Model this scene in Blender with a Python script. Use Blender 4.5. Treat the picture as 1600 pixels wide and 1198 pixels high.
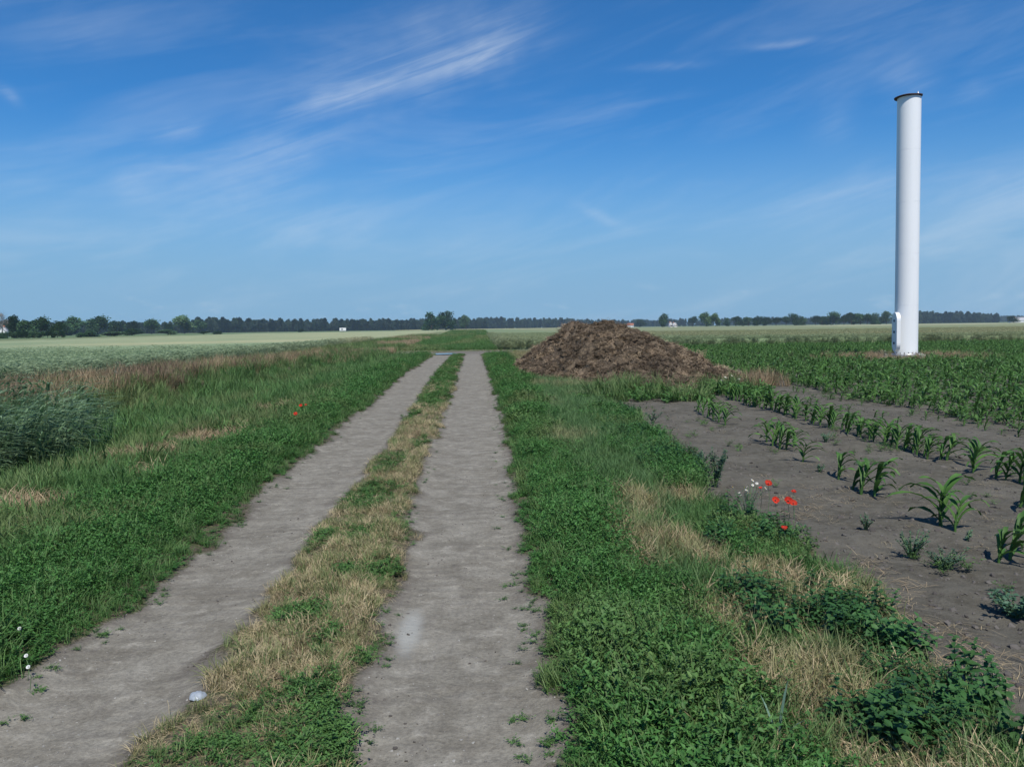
import bpy, math, random
import numpy as np
from mathutils import Vector, Matrix

R = math.radians
for o in list(bpy.data.objects):
    bpy.data.objects.remove(o)
scn = bpy.context.scene
COL = scn.collection

# ------------------------------------------------------------------ camera
F_PX, CAM_H = 1244.0, 1.65
YAW, PITCH, ROLL = R(2.21), R(4.02), R(0.72)
fwd = Vector((math.sin(YAW) * math.cos(PITCH), math.cos(YAW) * math.cos(PITCH), -math.sin(PITCH)))
rt0 = Vector((math.cos(YAW), -math.sin(YAW), 0.0))
up0 = rt0.cross(fwd)
rt = rt0 * math.cos(ROLL) - up0 * math.sin(ROLL)
up = rt0 * math.sin(ROLL) + up0 * math.cos(ROLL)
cam_d = bpy.data.cameras.new('camera')
cam_d.sensor_width = 36.0
cam_d.lens = F_PX / 1600.0 * 36.0
cam_d.clip_start, cam_d.clip_end = 0.05, 20000.0
cam = bpy.data.objects.new('camera', cam_d)
COL.objects.link(cam)
M = Matrix((rt, up, -fwd)).transposed().to_4x4()
M.translation = Vector((0, 0, CAM_H))
cam.matrix_world = M
scn.camera = cam


def ray(px, py):
    return (fwd * F_PX + rt * (px - 800.0) + up * (599.0 - py)).normalized()


def at(px, py, z=0.0):
    """ground point seen at a photo pixel"""
    d = ray(px, py)
    t = (z - CAM_H) / d.z
    return (d.x * t, d.y * t)


def far(px, dist):
    """ground point in the direction of a photo column, DIST metres away"""
    d = ray(px, 510.0)
    k = dist / math.hypot(d.x, d.y)
    return (d.x * k, d.y * k)


# ------------------------------------------------------------------ sun, sky, exposure
SUN_EL, SUN_RIGHT = R(58.0), R(9.0)        # behind the camera, a little to its right
sdir = Vector((math.sin(SUN_RIGHT) * math.cos(SUN_EL), -math.cos(SUN_RIGHT) * math.cos(SUN_EL), math.sin(SUN_EL)))
sun_d = bpy.data.lights.new('sun', 'SUN')
sun_d.energy, sun_d.angle, sun_d.color = 4.8, R(0.53), (1.0, 0.955, 0.885)
sun = bpy.data.objects.new('sun', sun_d)
COL.objects.link(sun)
sun.rotation_euler = sdir.to_track_quat('Z', 'Y').to_euler()
sun.location = (0, 0, 60)

scn.view_settings.view_transform = 'Standard'
scn.view_settings.look = 'None'
scn.view_settings.exposure = 0.0
scn.view_settings.gamma = 1.0
scn.cycles.use_denoising = True
scn.cycles.max_bounces = 4
scn.cycles.diffuse_bounces = 2
scn.cycles.glossy_bounces = 2
scn.cycles.transmission_bounces = 3
scn.cycles.transparent_max_bounces = 6
scn.cycles.volume_bounces = 1


class NT:
    """tiny node-tree helper"""

    def __init__(self, tree):
        self.t = tree
        tree.nodes.clear()

    def n(self, typ, **kw):
        nd = self.t.nodes.new(typ)
        for k, v in kw.items():
            if k in ('inp',):
                for i, x in v.items():
                    self.set(nd, i, x)
            else:
                setattr(nd, k, v)
        return nd

    def set(self, nd, i, x):
        if isinstance(x, bpy.types.NodeSocket):
            self.t.links.new(x, nd.inputs[i])
        elif isinstance(x, bpy.types.Node):
            self.t.links.new(x.outputs[0], nd.inputs[i])
        else:
            nd.inputs[i].default_value = x

    def math(self, op, a, b=0.0, c=None, clamp=False):
        nd = self.n('ShaderNodeMath', operation=op, use_clamp=clamp)
        self.set(nd, 0, a)
        self.set(nd, 1, b)
        if c is not None:
            self.set(nd, 2, c)
        return nd.outputs[0]

    def mix(self, f, a, b, typ='MIX'):
        nd = self.n('ShaderNodeMix', data_type='RGBA', blend_type=typ)
        self.set(nd, 0, f)
        for i, v in ((6, a), (7, b)):
            self.set(nd, i, (*v, 1.0) if isinstance(v, tuple) and len(v) == 3 else v)
        return nd.outputs[2]

    def noise(self, vec, scale, detail=4.0, rough=0.55, dist=0.0):
        nd = self.n('ShaderNodeTexNoise')
        if vec is not None:
            self.set(nd, 'Vector', vec)
        nd.inputs['Scale'].default_value = scale
        nd.inputs['Detail'].default_value = detail
        nd.inputs['Roughness'].default_value = rough
        nd.inputs['Distortion'].default_value = dist
        return nd.outputs[0]

    def ramp(self, f, lo, hi):
        nd = self.n('ShaderNodeMapRange', interpolation_type='SMOOTHSTEP')
        self.set(nd, 0, f)
        nd.inputs[1].default_value = lo
        nd.inputs[2].default_value = hi
        return nd.outputs[0]

    def attr(self, name, typ='GEOMETRY'):
        nd = self.n('ShaderNodeAttribute', attribute_name=name, attribute_type=typ)
        return nd


world = bpy.data.worlds.new('World')
scn.world = world
world.use_nodes = True
world.cycles.sampling_method = 'MANUAL'
world.cycles.sample_map_resolution = 512
w = NT(world.node_tree)
sky = w.n('ShaderNodeTexSky', sky_type='NISHITA', sun_disc=False, sun_elevation=SUN_EL,
          sun_rotation=math.atan2(sdir.x, sdir.y), altitude=0.0, air_density=1.0, dust_density=0.0, ozone_density=10.0)
SKY_STRENGTH = 0.10
tc = w.n('ShaderNodeTexCoord')
sep = w.n('ShaderNodeSeparateXYZ', inp={0: tc.outputs['Generated']})
az = w.math('ARCTAN2', sep.outputs[0], sep.outputs[1])
el = w.math('ARCSINE', sep.outputs[2])


def azel(px, py):
    d = ray(px, py)
    return math.atan2(d.x, d.y), math.asin(d.z)


# cirrus streaks: (from pixel, to pixel, half width in degrees, strength, frayed side)
STREAKS = [((425, 186), (590, 132), 0.40, 0.17), ((480, 162), (700, 100), 0.50, 0.16), ((640, 116), (850, 58), 0.8, 0.18), ((640, 100), (850, 40), 1.2, 0.15), ((480, 140), (870, 20), 2.4, 0.13), ((400, 165), (700, 90), 2.6, 0.08),
           ((235, 224), (330, 186), 0.5, 0.17), ((235, 265), (330, 261), 0.28, 0.19), ((330, 240), (560, 222), 0.9, 0.15), ((300, 240), (560, 200), 2.6, 0.06),
           ((170, 270), (250, 310), 1.1, 0.14), ((230, 325), (500, 255), 1.6, 0.12), ((310, 360), (640, 328), 1.4, 0.11),
           ((890, 316), (990, 362), 0.35, 0.17), ((1150, 76), (1300, 60), 0.22, 0.18), ((960, 108), (1120, 98), 0.25, 0.12),
           ((1385, 92), (1460, 160), 1.0, 0.11), ((1275, 230), (1340, 145), 1.2, 0.09), ((1480, 152), (1560, 138), 0.5, 0.10),
           ((-5, 130), (35, 168), 0.35, 0.19), ((0, 65), (230, 22), 1.2, 0.09), ((1480, 310), (1680, 275), 1.2, 0.12),
           ((1100, 350), (1650, 310), 2.6, 0.09)]
dome = w.n('ShaderNodeCombineXYZ', inp={0: w.math('MULTIPLY', az, 57.3), 1: w.math('MULTIPLY', el, 57.3)})
total = None
warp = w.noise(dome.outputs[0], 0.35, 2.0, 0.6)
warp2 = w.math('MULTIPLY', w.math('SUBTRACT', warp, 0.5), 3.2)
fib_v = w.n('ShaderNodeMapping', vector_type='TEXTURE', inp={0: dome.outputs[0], 2: (0, 0, R(19)), 3: (9.0, 0.62, 1.0)})
fib = w.math('ADD', 0.28, w.math('MULTIPLY', w.ramp(w.noise(fib_v.outputs[0], 0.9, 5.0, 0.62, 0.8), 0.27, 0.74), 0.80))
for (p0, p1, hw, st) in STREAKS:
    a0, e0 = azel(*p0)
    a1, e1 = azel(*p1)
    a0, e0, a1, e1 = (math.degrees(v) for v in (a0, e0, a1, e1))
    L = math.hypot(a1 - a0, e1 - e0) / 2
    ang = math.atan2(e1 - e0, a1 - a0)
    mp = w.n('ShaderNodeMapping', vector_type='TEXTURE',
             inp={0: dome.outputs[0], 1: ((a0 + a1) / 2, (e0 + e1) / 2, 0), 2: (0, 0, ang)})
    s2 = w.n('ShaderNodeSeparateXYZ', inp={0: mp.outputs[0]})
    u = w.math('DIVIDE', s2.outputs[0], L * 0.75)
    v = w.math('DIVIDE', w.math('ADD', s2.outputs[1], w.math('MULTIPLY', warp2, min(hw * 0.7, 1.0))), hw)
    r2 = w.math('ADD', w.math('MULTIPLY', u, u), w.math('MULTIPLY', v, v))
    g = w.math('POWER', 2.718, w.math('MULTIPLY', r2, -1.0))
    c = w.math('MULTIPLY', g, st * 1.35)
    total = c if total is None else w.math('ADD', total, c)
total = w.math('MULTIPLY', w.math('MULTIPLY', total, fib), 0.74)
# thin veil of the same cirrus all over the sky, thicker low down
veil_v = w.n('ShaderNodeMapping', vector_type='TEXTURE', inp={0: dome.outputs[0], 2: (0, 0, R(12)), 3: (18.0, 3.6, 1.0)})
veil = w.ramp(w.noise(veil_v.outputs[0], 0.8, 5.0, 0.62, 0.5), 0.42, 0.80)
lowmask = w.ramp(el, R(36), R(2))
total = w.math('ADD', total, w.math('MULTIPLY', veil, w.math('ADD', w.math('MULTIPLY', lowmask, 0.22), 0.02)))
# small cumulus heads close to the horizon
cu_v = w.n('ShaderNodeMapping', inp={0: dome.outputs[0], 3: (0.16, 0.42, 1.0)})
cu = w.ramp(w.noise(cu_v.outputs[0], 1.2, 4.0, 0.6), 0.55, 0.75)
cu_band = w.math('MULTIPLY', w.ramp(el, R(0.4), R(1.3)), w.ramp(el, R(3.4), R(1.8)))
total = w.math('ADD', total, w.math('MULTIPLY', w.math('MULTIPLY', cu, cu_band), 0.22))
total = w.math('MINIMUM', total, 0.85)
blue = w.mix(1.0, sky.outputs[0], (0.40, 0.92, 1.17), 'MULTIPLY')
hazy = w.mix(w.math('MULTIPLY', w.ramp(el, R(15), R(1.5)), 0.94), blue, (2.45, 4.35, 6.5))   # blue-grey haze layer low down, all round
skyc = w.mix(total, hazy, (7.4, 8.2, 9.0))
bg = w.n('ShaderNodeBackground', inp={0: skyc, 1: SKY_STRENGTH})
w.n('ShaderNodeOutputWorld', inp={0: bg.outputs[0]})

# ------------------------------------------------------------------ helpers


def smooth(a, b, x):
    t = np.clip((np.asarray(x, float) - a) / (b - a), 0, 1)
    return t * t * (3 - 2 * t)


def _h(ix, iy, s):
    n = (ix * 374761393 + iy * 668265263 + s * 974634511) & 0xFFFFFFFF
    n = ((n ^ (n >> 13)) * 1274126177) & 0xFFFFFFFF
    return ((n ^ (n >> 16)) & 0xFFFF) / 65535.0


def vn(x, y, s=0):
    x = np.asarray(x, float)
    y = np.asarray(y, float)
    ix = np.floor(x).astype(np.int64)
    iy = np.floor(y).astype(np.int64)
    fx, fy = x - ix, y - iy
    fx = fx * fx * (3 - 2 * fx)
    fy = fy * fy * (3 - 2 * fy)
    a, b = _h(ix, iy, s), _h(ix + 1, iy, s)
    c, d = _h(ix, iy + 1, s), _h(ix + 1, iy + 1, s)
    return (a + (b - a) * fx) * (1 - fy) + (c + (d - c) * fx) * fy


def fbm(x, y, s=0, o=4):
    t, a, f, n = 0.0, 0.5, 1.0, 0.0
    for k in range(o):
        t = t + a * vn(np.asarray(x) * f, np.asarray(y) * f, s + k * 17)
        n += a
        a *= 0.5
        f *= 2.03
    return t / n


def xl(y):
    return np.interp(y, [2, 7, 15, 23, 48, 70], [-1.80, -1.80, -1.93, -2.14, -2.42, -2.5])


def xr(y):
    return np.interp(y, [2, 7, 15, 23, 48, 70], [-0.13, -0.16, -0.18, -0.22, -0.50, -0.6])


def hwl(y):
    return np.interp(y, [2, 6, 15, 48], [0.40, 0.43, 0.52, 0.56])


def hwr(y):
    return np.interp(y, [2, 6, 15, 48], [0.41, 0.47, 0.56, 0.55])


END = 52.0                                      # where the cross track runs


def track_w(x, y):
    """1 on the bare wheel tracks, 0 off them"""
    e = (fbm(x * 3.2, y * 2.2, 5, 5) - 0.5) * 0.40
    l = 1 - smooth(-0.14, 0.14, np.abs(x - xl(y)) - hwl(y) + e)
    r = 1 - smooth(-0.14, 0.14, np.abs(x - xr(y)) - hwr(y) + e)
    s = np.maximum(l, r) * (1 - smooth(END - 2, END + 2, y))
    cx = 1 - smooth(-0.7, 0.7, np.abs(y - END - 1.5 - 0.25 * x * 0.3) - 3.4 + e * 3)
    cx = cx * smooth(-7.5, -5.0, x) * (1 - smooth(1.6, 3.0, x))
    return np.maximum(s, cx * 0.66)


def soil_edge(y):
    return np.interp(y, [2, 4, 7, 10, 14, 18, 22], [2.32, 2.24, 2.20, 2.45, 2.75, 2.95, 3.3])


def soil_w(x, y):
    e = (fbm(x * 1.3 + 9, y * 0.9, 31, 4) - 0.5) * 0.7
    s = smooth(-0.12, 0.12, x - soil_edge(y) + e) * (1 - smooth(59, 61, y)) * (1 - smooth(90, 95, x))
    s = s * (1 - smooth(16, 21, y) * (1 - smooth(6.5, 8.0, x)))
    return s


def H(x, y):
    x = np.asarray(x, float)
    y = np.asarray(y, float)
    near = 1 - smooth(45, 80, y)
    z = (fbm(x * 0.35, y * 0.3, 3, 3) - 0.5) * 0.10 * near
    tw = 1 - smooth(-0.18, 0.16, np.minimum(np.abs(x - xl(y)) - hwl(y), np.abs(x - xr(y)) - hwr(y)))
    z = z - 0.055 * tw * (1 - smooth(END - 3, END + 1, y))
    z = z + (fbm(x * 6, y * 4, 11, 3) - 0.5) * 0.022 * near
    # ditch along the left of the verge
    d = smooth(-4.3, -7.2, x) * (1 - smooth(-8.4, -10.4, x))
    z = z - 0.62 * d * (1 - smooth(44, 52, y))
    z = z + (fbm(x * 2.5, y * 2.5, 77, 4) - 0.5) * 0.07 * soil_w(x, y) * near
    return z


def mk(name, V, F, mat=None, smooth_sh=False, attrs=None):
    """mesh datablock from arrays; F is a list of (n,k) index arrays"""
    me = bpy.data.meshes.new(name)
    V = np.asarray(V, np.float32).reshape(-1, 3)
    if isinstance(F, np.ndarray):
        F = [F]
    F = [np.asarray(f, np.int32) for f in F if len(f)]
    loops = np.concatenate([f.ravel() for f in F])
    tot = np.concatenate([np.full(len(f), f.shape[1], np.int32) for f in F])
    st = np.concatenate([[0], np.cumsum(tot)[:-1]]).astype(np.int32)
    me.vertices.add(len(V))
    me.vertices.foreach_set('co', V.ravel())
    me.loops.add(len(loops))
    me.loops.foreach_set('vertex_index', loops)
    me.polygons.add(len(tot))
    me.polygons.foreach_set('loop_start', st)
    me.polygons.foreach_set('loop_total', tot)
    if smooth_sh:
        me.polygons.foreach_set('use_smooth', np.ones(len(tot), bool))
    for k, v in (attrs or {}).items():
        a = me.attributes.new(k, 'FLOAT', 'POINT')
        a.data.foreach_set('value', np.asarray(v, np.float32))
    me.update(calc_edges=True)
    if mat:
        me.materials.append(mat)
    return me


def ob(name, me, parent=None, loc=None, rot=None, scale=None):
    o = bpy.data.objects.new(name, me)
    COL.objects.link(o)
    if parent is not None:
        o.parent = parent
    if loc is not None:
        o.location = loc
    if rot is not None:
        o.rotation_euler = rot
    if scale is not None:
        o.scale = (scale,) * 3 if isinstance(scale, (int, float)) else scale
    return o


def tag(o, label=None, cat=None, group=None, kind=None):
    if label:
        o['label'] = label
    if cat:
        o['category'] = cat
    if group:
        o['group'] = group
    if kind:
        o['kind'] = kind
    return o


class G:
    """collects geometry: verts, faces, one random value per vertex"""

    def __init__(self):
        self.v, self.f3, self.f4, self.c = [], [], [], []

    def add(self, verts, tris=(), quads=(), c=0.5):
        b = len(self.v)
        self.v += [tuple(p) for p in verts]
        self.c += [c] * len(verts)
        self.f3 += [tuple(b + i for i in t) for t in tris]
        self.f4 += [tuple(b + i for i in t) for t in quads]

    def tube(self, pts, rads, n=5, c=0.5, cap=True):
        vs = []
        for i, p in enumerate(pts):
            p = Vector(p)
            d = (Vector(pts[min(i + 1, len(pts) - 1)]) - Vector(pts[max(i - 1, 0)])).normalized()
            a = d.orthogonal().normalized()
            b = d.cross(a)
            for k in range(n):
                t = 2 * math.pi * k / n
                vs.append(p + (a * math.cos(t) + b * math.sin(t)) * rads[i])
        q = [(i * n + k, i * n + (k + 1) % n, (i + 1) * n + (k + 1) % n, (i + 1) * n + k)
             for i in range(len(pts) - 1) for k in range(n)]
        t3 = []
        if cap:
            e = len(vs)
            vs.append(Vector(pts[-1]))
            t3 = [((len(pts) - 1) * n + k, (len(pts) - 1) * n + (k + 1) % n, e) for k in range(n)]
        self.add(vs, t3, q, c)

    def box(self, a, b, c=0.5):
        (x0, y0, z0), (x1, y1, z1) = a, b
        vs = [(x, y, z) for z in (z0, z1) for y in (y0, y1) for x in (x0, x1)]
        self.add(vs, (), [(0, 2, 3, 1), (4, 5, 7, 6), (0, 1, 5, 4), (2, 6, 7, 3), (0, 4, 6, 2), (1, 3, 7, 5)], c)

    def blade(self, base, az_, h, w_, lean, segs=3, c=0.5, droop=1.0):
        """a tapering grass blade that bends over in direction az_"""
        dx, dy = math.cos(az_), math.sin(az_)
        sx, sy = -dy, dx
        vs = []
        for i in range(segs):
            t = i / segs
            r = lean * (t ** 1.7)
            z = h * (t - 0.32 * droop * lean / max(h, 1e-6) * t * t * t)
            ww = w_ * (1 - 0.55 * t) / 2
            for s in (-1, 1):
                vs.append((base[0] + dx * r + sx * ww * s, base[1] + dy * r + sy * ww * s, base[2] + z))
        z = h * (1 - 0.32 * droop * lean / max(h, 1e-6))
        vs.append((base[0] + dx * lean, base[1] + dy * lean, base[2] + z))
        q = [(2 * i, 2 * i + 1, 2 * i + 3, 2 * i + 2) for i in range(segs - 1)]
        self.add(vs, [(2 * segs - 2, 2 * segs - 1, 2 * segs)], q, c)

    def leaf(self, base, d, length, width, fold=0.25, c=0.5, roll=0.0):
        d = Vector(d).normalized()
        s = d.cross(Vector((0, 0, 1)))
        if s.length < 1e-3:
            s = Vector((1, 0, 0))
        s.normalize()
        n = s.cross(d)
        if roll:
            s, n = s * math.cos(roll) + n * math.sin(roll), n * math.cos(roll) - s * math.sin(roll)
        b = Vector(base)
        m = b + d * length * 0.45
        vs = [b, m + s * width / 2 + n * width * fold, b + d * length - n * length * 0.12, m - s * width / 2 + n * width * fold, m]
        self.add(vs, [(0, 4, 1), (4, 2, 1), (0, 3, 4), (4, 3, 2)], (), c)

    def oval(self, base, d, length, width, c=0.5, roll=0.0, droop=0.25):
        d = Vector(d).normalized()
        s = d.cross(Vector((0, 0, 1))).normalized()
        n = s.cross(d)
        s, n = s * math.cos(roll) + n * math.sin(roll), n * math.cos(roll) - s * math.sin(roll)
        vs = []
        for t, wd in ((0, 0.0), (0.16, 0.72), (0.38, 1.0), (0.62, 0.74), (0.82, 0.36), (1.0, 0.0)):
            p = Vector(base) + d * length * t - n * droop * length * t * t
            if wd == 0.0:
                vs.append(p)
            else:
                vs += [p + s * width * wd / 2 + n * width * 0.12 * wd, p, p - s * width * wd / 2 + n * width * 0.12 * wd]
        q = []
        for k in range(3):
            b = 1 + 3 * k
            q += [(b, b + 1, b + 4, b + 3), (b + 1, b + 2, b + 5, b + 4)]
        self.add(vs, [(0, 2, 1), (0, 3, 2), (10, 11, 13), (11, 12, 13)], q, c)

    def mesh(self, name, mat, sm=False):
        F = []
        if self.f3:
            F.append(np.array(self.f3))
        if self.f4:
            F.append(np.array(self.f4))
        return mk(name, np.array(self.v), F, mat, sm, {'cv': np.array(self.c)})


# ------------------------------------------------------------------ materials


def new_mat(name):
    m = bpy.data.materials.new(name)
    m.use_nodes = True
    return m, NT(m.node_tree)


def plain(name, col, rough=0.6, metal=0.0, noise=0.0, scale=8.0, bump=0.0, spec=0.4):
    m, t = new_mat(name)
    p = t.n('ShaderNodeBsdfPrincipled')
    p.inputs['Roughness'].default_value = rough
    p.inputs['Metallic'].default_value = metal
    p.inputs['Specular IOR Level'].default_value = spec
    g = t.n('ShaderNodeTexCoord')
    n = t.noise(g.outputs['Object'], scale, 5.0)
    if noise:
        k = t.math('ADD', 1.0 - noise, t.math('MULTIPLY', n, 2 * noise))
        t.set(p, 'Base Color', t.mix(1.0, (*col, 1), k, 'MULTIPLY'))
    else:
        p.inputs['Base Color'].default_value = (*col, 1)
    if bump:
        b = t.n('ShaderNodeBump', inp={'Strength': bump, 'Distance': 0.02, 'Height': n})
        t.set(p, 'Normal', b)
    t.n('ShaderNodeOutputMaterial', inp={0: p.outputs[0]})
    return m


def leaf_mat(name, a, b, dry, trans=0.25, rough=0.55, inst=True, spec=0.25):
    """foliage: a..b random between leaves, tint 0..1 runs towards dry"""
    m, t = new_mat(name)
    cv = t.attr('cv').outputs['Fac']
    if inst:
        tint = t.attr('tint', 'INSTANCER').outputs['Fac']
        rnd = t.attr('rnd', 'INSTANCER').outputs['Fac']
    else:
        tint = t.attr('tint').outputs['Fac']
        rnd = t.n('ShaderNodeObjectInfo').outputs['Random']
    c = t.mix(cv, a, b)
    c = t.mix(t.math('ADD', tint, t.math('MULTIPLY', t.math('SUBTRACT', cv, 0.5), t.math('MULTIPLY', tint, 0.5)), clamp=True), c, dry)
    c = t.mix(1.0, c, t.math('ADD', 0.78, t.math('MULTIPLY', rnd, 0.44)), 'MULTIPLY')
    p = t.n('ShaderNodeBsdfPrincipled', inp={'Base Color': c})
    p.inputs['Roughness'].default_value = rough
    p.inputs['Specular IOR Level'].default_value = spec
    tr = t.n('ShaderNodeBsdfTranslucent', inp={0: c})
    mx = t.n('ShaderNodeMixShader', inp={0: trans, 1: p.outputs[0], 2: tr.outputs[0]})
    t.n('ShaderNodeOutputMaterial', inp={0: mx.outputs[0]})
    return m


M_MAT = leaf_mat('herb_leaf', (0.038, 0.120, 0.027), (0.086, 0.210, 0.050), (0.26, 0.20, 0.10))
M_GRASS = leaf_mat('grass_blade', (0.055, 0.135, 0.034), (0.110, 0.215, 0.062), (0.38, 0.30, 0.16))
M_PALE = leaf_mat('pale_grass', (0.075, 0.160, 0.050), (0.130, 0.225, 0.085), (0.42, 0.34, 0.19))
M_DRY = leaf_mat('dry_grass', (0.33, 0.268, 0.150), (0.50, 0.42, 0.255), (0.24, 0.155, 0.092), 0.15)
M_RUST = leaf_mat('rusty_grass', (0.27, 0.195, 0.115), (0.42, 0.325, 0.195), (0.17, 0.115, 0.080), 0.2)
M_NETTLE = leaf_mat('nettle_leaf', (0.028, 0.088, 0.024), (0.058, 0.142, 0.040), (0.25, 0.2, 0.1), 0.2)
M_REED = leaf_mat('reed_leaf', (0.085, 0.185, 0.080), (0.23, 0.34, 0.185), (0.35, 0.29, 0.16), 0.25)
M_CORN = leaf_mat('corn_leaf', (0.054, 0.132, 0.030), (0.098, 0.200, 0.048), (0.20, 0.21, 0.07), 0.25, 0.45, spec=0.3)
M_CORN_O = leaf_mat('corn_leaf_single', (0.050, 0.126, 0.028), (0.090, 0.186, 0.044), (0.20, 0.21, 0.07), 0.25, 0.55, inst=False, spec=0.25)
M_WEED = leaf_mat('goosefoot_leaf', (0.040, 0.095, 0.055), (0.080, 0.150, 0.090), (0.2, 0.2, 0.1), 0.2, inst=False)
M_BARLEY = leaf_mat('barley', (0.205, 0.285, 0.165), (0.255, 0.335, 0.195), (0.40, 0.40, 0.24), 0.4)
M_OAT = leaf_mat('oat', (0.175, 0.240, 0.125), (0.240, 0.300, 0.165), (0.33, 0.30, 0.17), 0.4)
M_STRAW = leaf_mat('straw', (0.24, 0.175, 0.108), (0.40, 0.305, 0.195), (0.062, 0.044, 0.032), 0.0)
M_TREE = leaf_mat('tree_leaf', (0.022, 0.062, 0.022), (0.050, 0.105, 0.034), (0.10, 0.12, 0.05), 0.15, inst=False)
M_PINE = leaf_mat('pine_needles', (0.010, 0.028, 0.016), (0.020, 0.046, 0.022), (0.05, 0.08, 0.03), 0.1)
M_BARK = plain('bark', (0.10, 0.075, 0.055), 0.9, noise=0.3, scale=3)
M_WHITE_P = plain('white_petal', (0.62, 0.63, 0.60), 0.6)
M_YELLOW = plain('yellow_disc', (0.65, 0.42, 0.04), 0.7)
M_RED_P = leaf_mat('poppy_petal', (0.62, 0.035, 0.018), (0.72, 0.065, 0.03), (0.5, 0.1, 0.1), 0.35, inst=False)
M_STEM = plain('green_stem', (0.10, 0.17, 0.07), 0.6)
M_BLACK = plain('poppy_centre', (0.02, 0.018, 0.02), 0.7)


def ground_material():
    m, t = new_mat('earth')
    g = t.n('ShaderNodeNewGeometry').outputs['Position']
    wt = t.attr('w_track').outputs['Fac']
    ws = t.attr('w_soil').outputs['Fac']
    wd = t.attr('w_straw').outputs['Fac']
    wf = t.attr('w_far').outputs['Fac']
    n1 = t.noise(g, 1.3, 6, 0.6)
    n2 = t.noise(g, 9.0, 6, 0.65)
    n3 = t.noise(g, 45.0, 5, 0.7)
    n4 = t.noise(g, 160.0, 3, 0.7)
    # rubbish of leaves and soil under the plants
    lit = t.mix(t.ramp(n2, 0.38, 0.62), (0.075, 0.062, 0.048), (0.060, 0.075, 0.035))
    lit = t.mix(t.math('MULTIPLY', t.ramp(n3, 0.45, 0.66), t.math('ADD', 0.25, t.math('MULTIPLY', wd, 0.6))), lit, (0.30, 0.235, 0.135))
    lit = t.mix(wf, lit, (0.13, 0.165, 0.08))
    # wheel tracks: packed grey sandy loam
    n5 = t.noise(g, 3.2, 6, 0.68, 0.4)
    trk = t.mix(t.ramp(n5, 0.34, 0.66), (0.172, 0.158, 0.127), (0.234, 0.219, 0.181))
    trk = t.mix(t.math('MULTIPLY', t.ramp(n2, 0.54, 0.74), 0.65), trk, (0.305, 0.288, 0.245))
    st = t.n('ShaderNodeMapping', inp={0: g, 3: (13.0, 2.0, 1.0)})
    n6 = t.noise(st.outputs[0], 1.6, 5, 0.7)
    trk = t.mix(t.math('MULTIPLY', t.ramp(n6, 0.53, 0.72), 0.40), trk, (0.140, 0.128, 0.114))
    trk = t.mix(t.math('MULTIPLY', t.ramp(n3, 0.60, 0.72), 0.55), trk, (0.085, 0.070, 0.058))
    trk = t.mix(t.math('MULTIPLY', t.ramp(n4, 0.62, 0.72), 0.6), trk, (0.34, 0.325, 0.30))
    trk = t.mix(t.math('MULTIPLY', t.ramp(n4, 0.40, 0.30), 0.6), trk, (0.09, 0.076, 0.064))
    trk = t.mix(1.0, trk, t.math('ADD', 0.70, t.math('ADD', t.math('MULTIPLY', t.ramp(n3, 0.30, 0.70), 0.40), t.math('MULTIPLY', t.ramp(n2, 0.30, 0.70), 0.20))), 'MULTIPLY')
    wv = t.n('ShaderNodeTexWave', wave_type='BANDS', bands_direction='Y', inp={0: g})
    wv.inputs['Scale'].default_value = 2.4
    wv.inputs['Distortion'].default_value = 3.5
    wv.inputs['Detail'].default_value = 3.0
    trk = t.mix(t.math('MULTIPLY', t.math('MULTIPLY', t.ramp(wv.outputs[1], 0.5, 0.9), t.ramp(n1, 0.40, 0.62)), 0.24), trk, (0.120, 0.106, 0.088))
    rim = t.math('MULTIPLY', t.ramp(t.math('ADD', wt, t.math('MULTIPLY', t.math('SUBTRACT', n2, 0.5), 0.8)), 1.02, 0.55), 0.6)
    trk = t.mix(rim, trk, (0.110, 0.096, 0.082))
    # chalky smear on the right-hand track
    px_, py_ = at(640, 975)
    sub = t.n('ShaderNodeVectorMath', operation='SUBTRACT', inp={0: g, 1: (px_, py_, 0.0)})
    scl = t.n('ShaderNodeVectorMath', operation='MULTIPLY', inp={0: sub.outputs[0], 1: (11.0, 2.3, 0.0)})
    ln = t.n('ShaderNodeVectorMath', operation='LENGTH', inp={0: scl.outputs[0]})
    smear = t.math('MULTIPLY', t.ramp(t.math('ADD', ln.outputs[1], t.math('MULTIPLY', n3, 0.9)), 1.55, 0.7), 0.55)
    trk = t.mix(smear, trk, (0.40, 0.41, 0.385))
    # dark damp ploughland
    soil = t.mix(t.ramp(n2, 0.35, 0.68), (0.082, 0.075, 0.058), (0.126, 0.117, 0.094))
    soil = t.mix(t.math('MULTIPLY', t.ramp(n1, 0.40, 0.68), 0.6), soil, (0.158, 0.147, 0.121))
    soil = t.mix(t.math('MULTIPLY', t.ramp(n3, 0.60, 0.72), 0.7), soil, (0.038, 0.032, 0.030))
    k1 = t.ramp(t.math('ADD', wt, t.math('MULTIPLY', t.math('SUBTRACT', n3, 0.5), 0.9)), 0.35, 0.65)
    k2 = t.ramp(t.math('ADD', ws, t.math('MULTIPLY', t.math('SUBTRACT', n3, 0.5), 0.9)), 0.35, 0.65)
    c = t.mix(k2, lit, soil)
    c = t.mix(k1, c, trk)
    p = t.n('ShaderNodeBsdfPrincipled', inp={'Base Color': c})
    p.inputs['Roughness'].default_value = 0.95
    p.inputs['Specular IOR Level'].default_value = 0.12
    # tyre lugs pressed into the loam
    lug = t.math('MULTIPLY', t.math('MULTIPLY', wv.outputs[1], wt), t.math('MULTIPLY', t.ramp(n1, 0.42, 0.6), 0.22))
    hgt = t.math('ADD', t.math('ADD', t.math('MULTIPLY', n2, 0.6), t.math('MULTIPLY', n3, 0.45)), t.math('ADD', t.math('MULTIPLY', n4, 0.12), lug))
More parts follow.
